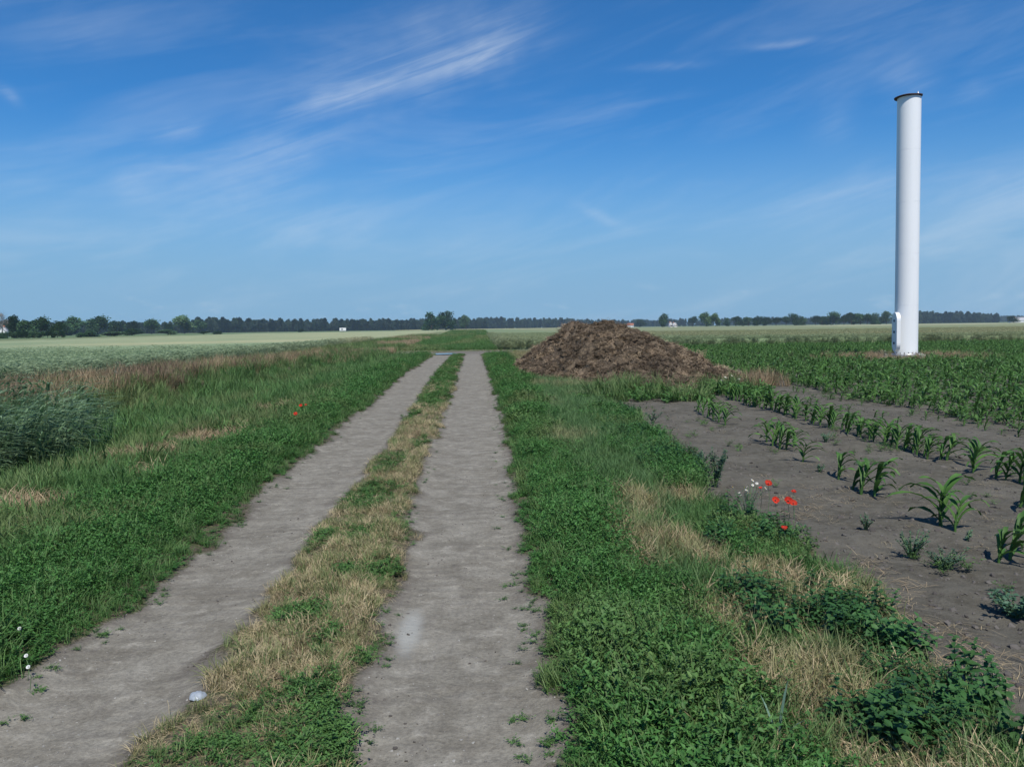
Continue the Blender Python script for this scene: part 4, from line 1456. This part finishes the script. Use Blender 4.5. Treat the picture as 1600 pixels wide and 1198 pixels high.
def stadium(hw, hh, n=14):
    out = []
    for k in range(n + 1):
        a = math.pi * k / n
        out.append((hw * math.cos(a), hh - hw + hw * math.sin(a)))
    for k in range(n + 1):
        a = math.pi + math.pi * k / n
        out.append((hw * math.cos(a), -(hh - hw) + hw * math.sin(a)))
    return out


def slab(name, outline, th, mat, parent, mtx, inset=0.02):
    n = len(outline)
    vs = []
    for (off, sc) in ((-th / 2, 1 - inset), (-th / 2 + 0.012, 1.0), (th / 2 - 0.012, 1.0), (th / 2, 1 - inset)):
        vs += [(a * sc, off, b * (1 - inset * 0.4 if sc < 1 else 1)) for a, b in outline]
    fs = [list(range(n))[::-1], [3 * n + k for k in range(n)]]
    for j in range(3):
        fs += [[j * n + k, j * n + (k + 1) % n, (j + 1) * n + (k + 1) % n, (j + 1) * n + k] for k in range(n)]
    me = bpy.data.meshes.new(name)
    me.from_pydata(vs, [], fs)
    me.materials.append(mat)
    o = ob(name, me, parent)
    o.matrix_local = mtx
    return o


al = R(17)
nrm = -lat * math.cos(al) - dep * math.sin(al)          # outer face looks to the left, away from the sun
wid = -dep * math.cos(al) + lat * math.sin(al)
dm = Matrix((wid, nrm, Vector((0, 0, 1)))).transposed().to_4x4()
hinge = -lat * 0.47 - dep * 0.34
ctr = hinge + wid * 0.30 - lat * 0.02
dm.translation = Vector((ctr.x, ctr.y, 1.24))
door = slab('door', stadium(0.36, 0.88), 0.17, M_TOWER, tower, dm)
door['label'] = 'rounded steel door standing open'
for zz in (-0.5, 0.0, 0.5):
    g = G()
    g.box((-0.05, 0.085, zz - 0.05), (0.05, 0.115, zz + 0.05))
    ob('latch', g.mesh('latch', M_SEAL), door)
for zz in (-0.48, 0.48):
    g = G()
    g.tube([(-0.37, -0.03, zz - 0.08), (-0.37, -0.03, zz + 0.08)], [0.03, 0.03], 8)
    ob('hinge', g.mesh('hinge', M_GALV), door)
# the dark doorway the leaf belongs to, on the left of the shell
dn_ = -lat * math.cos(R(48)) - dep * math.sin(R(48))
dn_ = -lat * 0.97 + dep * 0.24
side = Vector((0, 0, 1)).cross(dn_)
fm = Matrix((side, dn_, Vector((0, 0, 1)))).transposed().to_4x4()
cc = dn_ * (TR - 0.06)
fm.translation = Vector((cc.x, cc.y, 1.24))
frame = slab('door_frame', stadium(0.34, 0.86), 0.16, M_TOWER, tower, fm)
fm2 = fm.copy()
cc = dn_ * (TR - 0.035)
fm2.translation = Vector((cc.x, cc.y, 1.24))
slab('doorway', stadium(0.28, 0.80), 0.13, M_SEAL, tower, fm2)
# concrete footing
vs, q = lathe([(0.0, 0.14), (1.10, 0.14), (1.14, 0.11), (1.15, -0.4)], 28)
vs = [(a * (1 + 0.02 * math.sin(k * 1.7)), b, c) for k, (a, b, c) in enumerate(vs)]
ob('footing', mk('footing', np.array(vs), [np.array(q)], M_CONC, False), tower)
# dry grass and bits round the footing
x, y = rng.normal(tx, 1.6, 420), rng.normal(ty, 1.3, 420)
k = np.hypot(x - tx, y - ty) > 1.15
scatter('dry_grass', 'rust', *keep(x, y, k), 'dry yellow grass round the concrete foot of the white tower', 'grass', 0.75, 0.0, 0.2)
for i, (px, py, s, lab) in enumerate([(1380, 552, 0.22, 'pale rubble lump lying left of the tower foot'), (1441, 561, 0.26, 'grey concrete chunk lying right of the tower foot'), (1385, 556, 0.14, 'small pale stone left of the tower foot')]):
    a, b = at(px, py)
    o = ob('rubble', src_lump(500 + i, M_CONC, 0.6, 2), None, (a, b, float(H(a, b)) + s * 0.3), (0.2, 0.1, i), s)
    tag(o, lab, 'rubble')

# ------------------------------------------------------------------ single plants and small things


def weed(px, py, h, w_, seed, label, leafl=0.045, n=90, zoff=-0.02):
    a, b = at(px, py, zoff)
    r = random.Random(seed)
    e = ob('weed_plant', None, None, (a, b, float(H(a, b)) - 0.01))
    st, lf = G(), G()
    nst = 8 if n < 200 else 20
    for s in range(nst):
        az_ = r.uniform(0, 6.283)
        tip = Vector((math.cos(az_) * w_ * r.uniform(0.2, 1) + 0.02, math.sin(az_) * w_ * r.uniform(0.2, 1), h * r.uniform(0.6, 1.0)))
        st.tube([(0, 0, 0), tip * 0.5 + Vector((0, 0, h * 0.08)), tip], [0.005, 0.004, 0.0015], 4, 0.5)
        for k in range(n // nst):
            t = r.uniform(0.2, 1.0)
            p = Vector((tip.x * t, tip.y * t, tip.z * t + h * 0.12 * math.sin(math.pi * t)))
            d = r.uniform(0, 6.283)
            lf.leaf(p, (math.cos(d), math.sin(d), r.uniform(-0.3, 0.7)), leafl * r.uniform(0.5, 1.2) * (1.2 - 0.5 * t), leafl * 0.5 * r.uniform(0.6, 1.2), 0.15, r.random(), r.uniform(-0.6, 0.6))
    ob('stem', st.mesh('stem', M_STEM), e)
    o = ob('foliage', lf.mesh('foliage', M_WEED), e)
    o['kind'] = 'stuff'
    return tag(e, label, 'weed')


weed(1118, 764, 0.42, 0.24, 1, 'tall bushy blue green weed on the verge above the daisies', 0.042, 620)
weed(1090, 735, 0.26, 0.14, 2, 'lower blue green weed left of the tall bushy one', 0.045, 160)
weed(1424, 876, 0.22, 0.15, 3, 'feathery weed on bare soil in front of the paired corn', 0.03, 300)
weed(1474, 893, 0.15, 0.17, 4, 'spreading low weed right of the feathery one', 0.03, 260)
weed(1352, 832, 0.15, 0.09, 5, 'thin grey green weed alone on the bare soil strip', 0.03, 90)
weed(1585, 965, 0.15, 0.24, 6, 'broad dark green weed at the right edge on bare soil', 0.045, 520)
weed(1280, 742, 0.10, 0.09, 7, 'flat little weed behind the gap in the first corn row', 0.035, 70)
weed(1510, 850, 0.09, 0.05, 8, 'tiny weed right of the tall paired corn', 0.03, 50)
weed(1290, 695, 0.16, 0.14, 9, 'loose weed between the first and second corn row', 0.04, 100)
weed(1490, 700, 0.13, 0.10, 10, 'small weed behind the second corn row', 0.04, 80)
weed(1500, 660, 0.16, 0.10, 13, 'lone seedling weed on the bare strip far right', 0.04, 60)
weed(1020, 665, 0.22, 0.18, 11, 'grey green weed at the corner of the bare soil', 0.05, 140)
weed(1240, 850, 0.16, 0.10, 12, 'grey green weed below the lowest poppy', 0.03, 110)


def poppy(px, py, h, s, seed, label, group, tilt=0.5, z0=None):
    """px,py is the blossom's pixel: stem foot found by stepping to the ground below it"""
    r = random.Random(seed)
    d = ray(px, py)
    t = (h + (z0 or 0.0) - CAM_H) / d.z
    top = Vector((d.x * t, d.y * t, 0))
    gz = float(H(top.x, top.y))
    s = s * 0.85
    e = ob('poppy', None, None, (top.x, top.y, gz))
    hh = h - gz
    g = G()
    g.tube([(0.0, 0.0, 0), (0.018, 0.01, hh * 0.55), (0.0, 0.0, hh)], [0.0022, 0.002, 0.0018], 5)
    ob('stem', g.mesh('stem', M_STEM), e)
    rotm = Matrix.Rotation(tilt, 4, 'X') @ Matrix.Rotation(r.uniform(0, 6), 4, 'Z')
    for k in range(4):
        g = G()
        a0 = k * math.pi / 2
        n, m_ = 5, 4
        vs = []
        for i in range(m_ + 1):
            u = i / m_
            for j in range(n + 1):
                v = (j / n - 0.5) * 2
                rad = s * u * (1 - 0.16 * v * v * u)
                an = a0 + v * 0.95
                zz = s * (0.55 * u * u + 0.10 * math.sin(v * 6 + seed) * u) + (0.004 if k % 2 else 0.0)
                vs.append(rotm @ Vector((math.cos(an) * rad, math.sin(an) * rad, zz)) + Vector((0, 0, hh)))
        q = [(i * (n + 1) + j, i * (n + 1) + j + 1, (i + 1) * (n + 1) + j + 1, (i + 1) * (n + 1) + j) for i in range(m_) for j in range(n)]
        g.add(vs, (), q, r.random())
        ob('petal', g.mesh('petal', M_RED_P, True), e)
    c = src_lump(600 + seed, M_BLACK, 0.9, 1)
    o = ob('seed_head', c, e, rotm.to_3x3() @ Vector((0, 0, s * 0.2)) + Vector((0, 0, hh)), None, s * 0.24)
    return tag(e, label, 'poppy', group)


gp = 'poppies at the soil edge'
poppy(1200, 756, 0.26, 0.038, 1, 'upper red poppy right beside the white daisies', gp, 0.75)
poppy(1240, 769, 0.22, 0.026, 2, 'small pinkish red poppy farthest right of the group', gp, 0.35)
poppy(1211, 782, 0.24, 0.036, 3, 'red poppy left of the touching pair at the soil edge', gp, 0.9)
poppy(1231, 783, 0.25, 0.040, 4, 'left one of two touching red poppies at the soil edge', gp, 0.85)
poppy(1239, 787, 0.24, 0.036, 5, 'right one of two touching red poppies at the soil edge', gp, 0.7)
poppy(1225, 826, 0.20, 0.027, 6, 'lowest small red poppy standing by the grey green weed', gp, 0.4)
poppy(1188, 763, 0.20, 0.020, 7, 'tiny half open red poppy among the daisies', gp, 0.3)
gp2 = 'poppies in the left verge'
poppy(462, 647, 0.25, 0.042, 8, 'lower orange red poppy in the left verge', gp2, 0.8)
poppy(470, 634, 0.25, 0.038, 9, 'upper left orange red poppy in the left verge', gp2, 0.8)
poppy(478, 633, 0.25, 0.030, 10, 'upper right orange red poppy in the left verge', gp2, 0.6)


def daisy_plant(px, py, h, n, spread, s, seed, label):
    a, b = at(px, py)
    r = random.Random(seed)
    e = ob('daisy_plant', None, None, (a, b, float(H(a, b)) - 0.01))
    lf, st = G(), G()
    tips = []
    for k in range(n):
        tip = Vector((r.gauss(0, spread * 0.6), r.gauss(0, spread * 0.45), h * r.uniform(0.72, 1.05)))
        st.tube([(tip.x * 0.2, tip.y * 0.2, 0), tip * 0.6 + Vector((0, 0, h * 0.05)), tip], [0.003, 0.002, 0.0015], 4, 0.5)
        tips.append(tip)
    for k in range(420):
        t = tips[r.randrange(n)]
        u = r.uniform(0.1, 0.88)
        p = Vector((t.x * u, t.y * u, t.z * u)) + Vector((r.gauss(0, 0.012), r.gauss(0, 0.012), 0))
        d = r.uniform(0, 6.283)
        lf.leaf(p, (math.cos(d), math.sin(d), r.uniform(0, 1.0)), 0.034, 0.006, 0.1, r.random())
    ob('stems', st.mesh('stems', M_STEM), e)['kind'] = 'stuff'
    ob('foliage', lf.mesh('foliage', M_WEED), e)['kind'] = 'stuff'
    pg = G()
    np_ = 11
    for k in range(np_):
        d = 2 * math.pi * k / np_
        pg.leaf((math.cos(d) * 0.3, math.sin(d) * 0.3, 0), (math.cos(d), math.sin(d), 0.08), 0.85, 0.42, 0.05, 0.5)
    petals = pg.mesh('flower', M_WHITE_P)
    disc = src_lump(seed + 700, M_YELLOW, 0.5, 1)
    for t in tips:
        f = ob('flower', petals, e, t, (r.uniform(0.2, 0.9), r.uniform(-0.4, 0.4), r.uniform(0, 6)), s * r.uniform(0.8, 1.15))
        ob('flower_centre', disc, f, (0, 0, 0.05), None, 0.36)
    return tag(e, label, 'daisies')


daisy_plant(1168, 800, 0.27, 18, 0.15, 0.015, 1, 'clump of white daisies with feathery leaves left of the poppies')
daisy_plant(1137, 609, 0.40, 16, 0.32, 0.03, 2, 'white daisies at the right foot of the manure heap')


def bindweed(px, py, seed, label):
    a, b = at(px, py, 0.10)
    r = random.Random(seed)
    e = ob('bindweed_flower', None, None, (a, b, float(H(a, b))))
    g = G()
    hh = 0.125
    g.tube([(0, 0, 0), (0.01, 0, hh * 0.6), (0, 0, hh - 0.02)], [0.0015, 0.0015, 0.0015], 4)
    ob('stem', g.mesh('stem', M_STEM), e)
    n = 12
    g = G()
    vs = []
    for (rad, z) in ((0.002, -0.014), (0.004, -0.005), (0.006, 0.003), (0.0095, 0.004)):
        for k in range(n):
            an = 2 * math.pi * k / n
            v = Vector((rad * math.cos(an), rad * math.sin(an), z))
            v = Matrix.Rotation(0.8, 3, 'X') @ v
            vs.append(v + Vector((0, 0, hh)))
    q = [(i * n + k, i * n + (k + 1) % n, (i + 1) * n + (k + 1) % n, (i + 1) * n + k) for i in range(3) for k in range(n)]
    g.add(vs, (), q)
    ob('blossom', g.mesh('blossom', M_WHITE_P, True), e)
    return tag(e, label, 'bindweed', 'white flowers in the left herb mat')


bindweed(31, 986, 1, 'upper white bindweed flower in the left herb mat')
bindweed(44, 1035, 2, 'lower white bindweed flower close to the left wheel track')
bindweed(41, 1022, 3, 'tiny white bindweed flower between the two larger ones')

# crumpled plastic scrap on the edge of the left track
a, b = at(309, 1086)
n0, n1 = 16, 16
vs = []
for i in range(n0):
    for j in range(n1):
        u, v = (i / (n0 - 1) - 0.5) * 2, (j / (n1 - 1) - 0.5) * 2
        uu, vv = u * math.sqrt(1 - v * v / 2), v * math.sqrt(1 - u * u / 2)
        k = max(0.0, 1 - (uu * uu + vv * vv))
        cr = float(fbm(np.array(u * 2.4 + 5), np.array(v * 2.4), 301, 3)) - 0.5
        rr = 1 + 0.35 * (float(vn(np.array(math.atan2(vv, uu) * 1.6 + 9), np.array(0.5), 302)) - 0.5)
        vs.append((uu * 0.052 * rr + cr * 0.008, vv * 0.050 * rr + cr * 0.012, 0.004 + 0.036 * math.sqrt(k) + cr * 0.030 * (0.3 + k)))
q = [(i * n1 + j, (i + 1) * n1 + j, (i + 1) * n1 + j + 1, i * n1 + j + 1) for i in range(n0 - 1) for j in range(n1 - 1)]
M_PLASTIC = plain('milky_plastic', (0.30, 0.335, 0.37), 0.35, noise=0.3, scale=40)
scrap = tag(ob('plastic_bag', mk('plastic_bag', np.array(vs), [np.array(q)], M_PLASTIC, False), None, (a, b, float(H(a, b)) + 0.004), (0, 0, 0.4)),
            'crumpled milky plastic bag on the right edge of the left track', 'plastic bag')
scrap.scale = (0.7, 0.75, 0.6)

# reed shoot at the lower right, oat-grass panicle sticking up at the left
a, b = at(1215, 1185, 0.0)
e = ob('reed_shoot', None, None, (a, b, float(H(a, b))))
for k, (d, h, L) in enumerate([(0.6, 0.30, 0.06), (2.2, 0.24, 0.08), (-0.6, 0.20, 0.10), (3.6, 0.16, 0.10)]):
    g = G()
    g.blade((0, 0, 0), d, h, 0.017, L, 5, 0.6)
    me = g.mesh('leaf', leaf_mat('reed_shoot_leaf_%d' % k, (0.16, 0.27, 0.19), (0.20, 0.31, 0.22), (0.3, 0.3, 0.2), 0.2, inst=False))
    ob('leaf', me, e)
tag(e, 'pale reed shoot with upright leaves at the bottom right of the herb mat', 'reed')
a, b = at(176, 618)
e = ob('reed_panicle', None, None, (a, b, float(H(a, b)) - 0.05))
g = G()
g.tube([(0, 0, 0), (0.03, 0, 0.6), (0.14, 0, 1.12)], [0.006, 0.005, 0.003], 5)
ob('stem', g.mesh('stem', M_STEM), e)
g = G()
r = random.Random(5)
for k in range(34):
    t = r.random()
    g.blade((0.06 + 0.08 * t, 0, 0.80 + 0.32 * t), r.gauss(0.0, 0.6), 0.10, 0.016, 0.20 * r.uniform(0.6, 1.2), 3, r.random(), 1.6)
o = ob('plume', g.mesh('plume', leaf_mat('pale_plume', (0.42, 0.42, 0.33), (0.55, 0.54, 0.44), (0.5, 0.5, 0.4), 0.2, inst=False)), e)
o['kind'] = 'stuff'
tag(e, 'pale feathery reed plume rising from the left grass belt', 'reed')

# ------------------------------------------------------------------ trees


def crown_geo(seed, rx, h, h0, n=900, lobes=9, leafs=0.55, gap=0.0):
    """leaf-clump faces spread through several lobes"""
    r = random.Random(seed)
    g = G()
    L = []
    for k in range(lobes):
        a = r.uniform(0, 6.283)
        q = rx * 0.62 * math.sqrt(r.random())
        z = h0 + (h - h0) * (0.18 + 0.66 * r.random())
        up_ = 1 - 0.45 * abs((z - h0) / (h - h0) - 0.42)
        L.append((Vector((math.cos(a) * q * up_, math.sin(a) * q * up_, z)), rx * r.uniform(0.34, 0.56)))
    L.append((Vector((0, 0, h - rx * 0.42)), rx * 0.45))
    for k in range(n):
        c, rad = L[r.randrange(len(L))]
        d = Vector((r.gauss(0, 1), r.gauss(0, 1), r.gauss(0, 1))).normalized()
        p = c + d * rad * (r.random() ** 0.45) * r.uniform(0.85, 1.12)
        p.z = max(p.z, h0 * 0.7)
        u = Vector((r.gauss(0, 1), r.gauss(0, 1), r.gauss(0, 0.6))).normalized()
        v = u.orthogonal().normalized()
        s = leafs * r.uniform(0.5, 1.2)
        nn = u.cross(v)
        g.add([p + u * s, p + v * s * 0.7 + nn * s * 0.2, p - u * s * 0.9, p - v * s * 0.7], [(0, 1, 2), (0, 2, 3)], (), r.random())
    return g, L


def tree_meshes(seed, rx, h, h0, mat, bare=False, pine=False):
    r = random.Random(seed)
    t = G()
    g, L = crown_geo(seed, rx, h, h0, 1700, 10 if not pine else 7, 0.085 * h * (0.55 if not pine else 0.5))
    t.tube([(0, 0, -0.2), (0.05, 0.03, h0), (0.1, 0.0, h * 0.6), (0.1, 0, h * 0.86)], [h * 0.03, h * 0.024, h * 0.014, h * 0.004], 7)
    for c, rad in L[:8]:
        b = Vector((0.05, 0, h0 + (c.z - h0) * 0.25))
        t.tube([b, (b + c) / 2 + Vector((0, 0, 0.02 * h)), c], [h * 0.011, h * 0.007, h * 0.002], 5)
    if bare:
        for k in range(160):
            c, rad = L[r.randrange(len(L))]
            e_ = c + Vector((r.gauss(0, 1), r.gauss(0, 1), r.gauss(0.3, 1))) * rad * 0.9
            t.tube([c, e_], [h * 0.004, h * 0.001], 3)
    return t, g


TREE_VAR = []
for i in range(6):
    t, g = tree_meshes(800 + i, 0.46 + 0.03 * (i % 3), 1.0, 0.04 + 0.04 * (i % 3), M_TREE)
    g.v = [(p[0], p[1], max(0.01, (p[2] - 0.09) / 0.91)) for p in g.v]
    TREE_VAR.append((t.mesh('trunk', M_BARK, True), g.mesh('crown', M_TREE)))
M_TREE2 = leaf_mat('light_tree_leaf', (0.040, 0.085, 0.030), (0.075, 0.130, 0.045), (0.1, 0.12, 0.05), 0.15, inst=False)
LIGHT_VAR = []
for i in range(2):
    t, g = tree_meshes(830 + i, 0.46, 1.0, 0.12, M_TREE2)
    LIGHT_VAR.append((t.mesh('trunk', M_BARK, True), g.mesh('crown', M_TREE2)))
rt_ = random.Random(3)


def tree(px, top, wpx, D, label, light=False, group=None, shrub=False):
    x_, y_ = far(px, D)
    hor = 521.3 - 0.01255 * px
    h = 1.07 * max(1.5, CAM_H + (hor - top) / F_PX * D)
    w_ = wpx * 1.3 * D / F_PX
    v = (LIGHT_VAR if light else TREE_VAR)[rt_.randrange(2 if light else 6)]
    e = ob('shrub' if shrub else 'tree', None, None, (x_, y_, 0), (0, 0, rt_.uniform(0, 6.283)), (w_ / 0.98, w_ / 0.98, h / 0.985))
    ob('trunk', v[0], e)
    ob('crown', v[1], e)
    return tag(e, label, 'shrub' if shrub else 'tree', group)


# left group
x_, y_ = far(3, 340)
t, g = tree_meshes(860, 2.6, 9.6, 3.0, M_TREE, True)
e = ob('bare_tree', None, None, (x_, y_, 0))
ob('trunk', t.mesh('trunk', plain('grey_bark', (0.20, 0.19, 0.18), 0.9), True), e)
g2, _ = crown_geo(861, 2.5, 9.6, 3.0, 160, 9, 0.22)
ob('crown', g2.mesh('crown', plain('dry_twigs', (0.22, 0.19, 0.16), 0.9)), e)
tag(e, 'thin grey half bare tree at the far left edge', 'tree')
for a in [(20, 500, 20, 350, 'dark leafy tree just right of the bare tree'), (43, 506, 22, 345, 'lower leafy tree second right of the bare tree'),
          (66, 501, 22, 350, 'rounded dark tree third right of the bare tree'), (90, 505, 20, 340, 'paler tree at the right end of the left edge group', True),
          (103, 507, 18, 480, 'small tree in the gap of the left woods'), (119, 500, 27, 520, 'dark round tree right of the gap in the left woods'),
          (142, 505, 18, 540, 'small dark tree between two round trees on the left'), (156, 499, 30, 560, 'broad dark domed tree in the left woods'), (182, 505, 22, 600, 'low dark tree right of the broad domed one'),
          (206, 505, 22, 640, 'low tree midway between the domed tree and the pale one'), (238, 502, 24, 640, 'rounded tree left of the tall pale green tree'), (262, 506, 18, 660, 'small tree left beside the tall pale green tree'),
          (287, 495.5, 30, 600, 'tall pale green tree rising above the left woods', True), (312, 503, 18, 680, 'small tree right beside the tall pale green tree'),
          (673, 489, 26, 640, 'left half of the tall tree pair by the lane'), (698, 489.5, 28, 650, 'right half of the tall tree pair by the lane'), (727, 494.5, 17, 760, 'smaller tree right of the tall tree pair'),
          (999, 499, 22, 1100, 'far hazy dome tree left of the lone trees'), (1037, 491.5, 15, 620, 'lone dark tree left of the white gables'), (1083, 496, 14, 900, 'hazy tree behind the oats left of the two green trees'),
          (1102, 489.5, 19, 560, 'larger left tree of two green trees in the oats', True), (1118, 490.5, 15, 560, 'slimmer right tree of two green trees in the oats', True)]:
    tree(*a)
rowt = [(1136, 497.5, 10), (1151, 496, 15), (1168, 497, 13), (1184, 495, 18), (1197, 496, 13), (1213, 497, 15), (1229, 496, 13), (1243, 492.5, 16), (1254, 496, 11), (1274, 495, 12), (1284, 496, 13), (1300, 490.5, 19), (1319, 494, 13), (1330, 491.5, 18), (1343, 492.5, 17), (1356, 492.5, 13), (1368, 491, 16), (1384, 489.5, 13)]
for i, (px, tp, wp) in enumerate(rowt):
    tree(px, tp, wp * 1.15, 700, ('leftmost tree of the long row left of the tower' if i == 0 else '%s tree from the left in the long row left of the tower' % ORD[i]), False, 'row of trees behind the oat field')
for i, (px, tp, wp, D) in enumerate([(140, 517.5, 26, 330), (180, 518, 34, 360), (125, 521, 10, 300), (205, 514, 30, 420), (260, 515, 26, 420), (318, 518.5, 16, 420), (470, 514, 14, 620), (1583, 495.5, 15, 800), (340, 518, 12, 400)]):
    tree(px, tp, wp, D, ['low bush in front of the domed left tree', 'wide low hedge bush in front of the left woods', 'small single bush on the meadow at the far left', 'rounded bush left of the pale green tree', 'pale bush below the tall pale green tree', 'flat bush behind the beet strip',
                         'little bush before the pine wood', 'bush beside the far right house', 'tiny bush right of the flat one'][i], i in (1, 4), None, True)
# row of low orchard bushes at far left
for i in range(14):
    tree(2 + i * 7.2, 519.5 - i * 0.1, 9, 300, ('leftmost low bush in the planted row at the far left' if i == 0 else '%s low bush from the left in the planted row' % ORD[i]), False, 'planted bushes at the far left', True)


def pine_var(seed):
    r = random.Random(seed)
    t, g = tree_meshes(seed, 0.26 + 0.05 * r.random(), 1.0, 0.04, M_PINE, False, True)
    g.v = [(p[0], p[1], max(0.0, (p[2] - 0.16) / 0.84)) for p in g.v]
    return g.mesh('pine', M_PINE)


source('wood', [pine_var(900 + i) for i in range(6)])


def wood(name, spans, label, per=2.1, rows=5):
    xs, ys, hs = [], [], []
    for (p0, p1, D0, D1, top0, top1) in spans:
        n = int(abs(p1 - p0) * (D0 + D1) / 2 / F_PX / per)
        for k in range(n * rows):
            u = rng.random()
            px = p0 + (p1 - p0) * u
            D = (D0 + (D1 - D0) * u) * (1 + 0.07 * rng.random())
            a, b = far(px, D)
            hor = 521.3 - 0.01255 * px
            h = CAM_H + (hor - (top0 + (top1 - top0) * u)) / F_PX * D
            xs.append(a)
            ys.append(b)
            hs.append(h * (0.80 + 0.24 * rng.random()))
    xs, ys, hs = map(np.array, (xs, ys, hs))
    return scatter(name, 'wood', xs, ys, label, 'wood', hs * 0.95, 0.0, 0.03, z=0 * xs)


wood('pine_wood', [(100, 300, 800, 900, 507, 505), (300, 660, 880, 1000, 500.5, 500.5), (640, 760, 1050, 1100, 499, 499), (-40, 110, 520, 700, 506, 506)], 'dark pine wood along the horizon on the left')
wood('far_wood', [(740, 900, 1300, 1400, 497.5, 498.5), (890, 1040, 1700, 1700, 500, 500.5)], 'hazy wood on the horizon behind the heap', 3.0)
wood('far_wood', [(1040, 1140, 1500, 1500, 499.5, 498.5), (1130, 1400, 1700, 1700, 498, 496)], 'low hazy wood behind the row of trees', 3.5, 4)
wood('far_wood', [(1425, 1560, 1250, 1350, 489.5, 492), (1540, 1680, 2100, 2100, 495.5, 494)], 'blue hazy wood on the horizon right of the tower', 3.0)

# ------------------------------------------------------------------ far buildings and trailer
M_WALL = plain('white_render', (0.80, 0.79, 0.76), 0.8)
M_TILE = plain('clay_roof', (0.34, 0.13, 0.07), 0.8, noise=0.2)
M_GLASS = plain('dark_glass', (0.04, 0.05, 0.06), 0.15)
M_GREYROOF = plain('grey_roof', (0.42, 0.42, 0.42), 0.7)


def house(px, D, w_, l_, hw, hr, rot, roofm, label):
    x_, y_ = far(px, D)
    e = ob('house', None, None, (x_, y_, 0), (0, 0, rot))
    vs = [(-w_ / 2, -l_ / 2, -0.3), (w_ / 2, -l_ / 2, -0.3), (w_ / 2, l_ / 2, -0.3), (-w_ / 2, l_ / 2, -0.3), (-w_ / 2, -l_ / 2, hw), (w_ / 2, -l_ / 2, hw), (w_ / 2, l_ / 2, hw), (-w_ / 2, l_ / 2, hw), (0, -l_ / 2, hr), (0, l_ / 2, hr)]
    me = bpy.data.meshes.new('wall')
    me.from_pydata(vs, [], [(0, 1, 5, 8, 4), (2, 3, 7, 9, 6), (1, 2, 6, 5), (3, 0, 4, 7)])
    me.materials.append(M_WALL)
    ob('wall', me, e)
    o_ = 0.35
    k = (hr - hw) / (w_ / 2)
    g = G()
    for s in (-1, 1):
        a, b = (s * (w_ / 2 + o_), hw - k * o_), (0, hr)
        g.add([(a[0], -l_ / 2 - o_, a[1]), (b[0], -l_ / 2 - o_, b[1]), (b[0], l_ / 2 + o_, b[1]), (a[0], l_ / 2 + o_, a[1]),
               (a[0], -l_ / 2 - o_, a[1] + 0.2), (b[0], -l_ / 2 - o_, b[1] + 0.2), (b[0], l_ / 2 + o_, b[1] + 0.2), (a[0], l_ / 2 + o_, a[1] + 0.2)], (),
              [(0, 1, 2, 3), (4, 5, 6, 7), (0, 1, 5, 4), (1, 2, 6, 5), (2, 3, 7, 6), (3, 0, 4, 7)])
    rf = ob('roof', g.mesh('roof', roofm), e)
    g = G()
    g.box((-0.35, l_ * 0.2, hr - 0.5), (0.35, l_ * 0.2 + 0.6, hr + 0.8))
    ob('chimney', g.mesh('chimney', M_TILE), rf)
    for wx in (-w_ * 0.24, w_ * 0.24):
        g = G()
        g.box((wx - 0.4, -l_ / 2 - 0.03, 0.9), (wx + 0.4, -l_ / 2 + 0.05, 2.0))
        ob('window', g.mesh('window', M_GLASS), e)
    return tag(e, label, 'house')


house(1047.5, 640, 1.6, 5.0, 1.9, 4.0, 0.1, M_GREYROOF, 'small left white gable between the lone tree and the oats')
house(1053.5, 650, 2.4, 5.0, 1.8, 3.6, 0.25, M_GREYROOF, 'wider right white gable beside the lone tree')
house(1592, 900, 9, 16, 2.6, 5.2, 1.2, M_GREYROOF, 'low pale farmhouse at the far right horizon')
house(985, 900, 4.0, 7.0, 2.6, 4.6, 1.2, M_TILE, 'small house with clay roof just right of the heap top')
house(5, 420, 2.6, 6, 3.0, 4.6, 0.3, M_GREYROOF, 'little white house behind the bare tree at far left')

x_, y_ = far(535.5, 560)
tr = ob('box_trailer', None, None, (x_, y_, 0.0), (0, 0, 0.15))
g = G()
g.box((-2.2, -1.1, 0.65), (2.2, 1.1, 2.75))
bd = ob('body', g.mesh('body', M_WALL), tr)
bv = bd.modifiers.new('bevel', 'BEVEL')
bv.width, bv.segments = 0.12, 2
g = G()
g.box((-2.0, -0.9, 0.45), (2.9, 0.9, 0.64))
ob('chassis', g.mesh('chassis', M_SEAL), tr)
for wx in (-0.5, 0.5):
    for wy in (-1.0, 1.0):
        g = G()
        g.tube([(wx, wy - 0.12, 0.38), (wx, wy + 0.12, 0.38)], [0.38, 0.38], 16)
        ob('wheel', g.mesh('wheel', M_SEAL), tr)
g = G()
g.box((-1.2, -1.14, 1.5), (0.2, -1.09, 2.2))
ob('window', g.mesh('window', M_GLASS), tr)
tag(tr, 'small white box trailer standing before the left pine wood', 'trailer')

# ------------------------------------------------------------------ haze
HAZE = 0.00016
hz = G()
hz.box((-2600, -150, -2.0), (2600, 2700, 24.0))
mh, t = new_mat('haze')
vol = t.n('ShaderNodeVolumePrincipled')
vol.inputs['Color'].default_value = (0.60, 0.78, 1.0, 1)
vol.inputs['Density'].default_value = HAZE
vol.inputs['Anisotropy'].default_value = 0.2
out = t.n('ShaderNodeOutputMaterial')
t.t.links.new(vol.outputs[0], out.inputs['Volume'])
mh.cycles.homogeneous_volume = True if hasattr(mh.cycles, 'homogeneous_volume') else True
tag(ob('haze', hz.mesh('haze', mh)), 'thin summer haze over the fields', 'haze', kind='stuff')
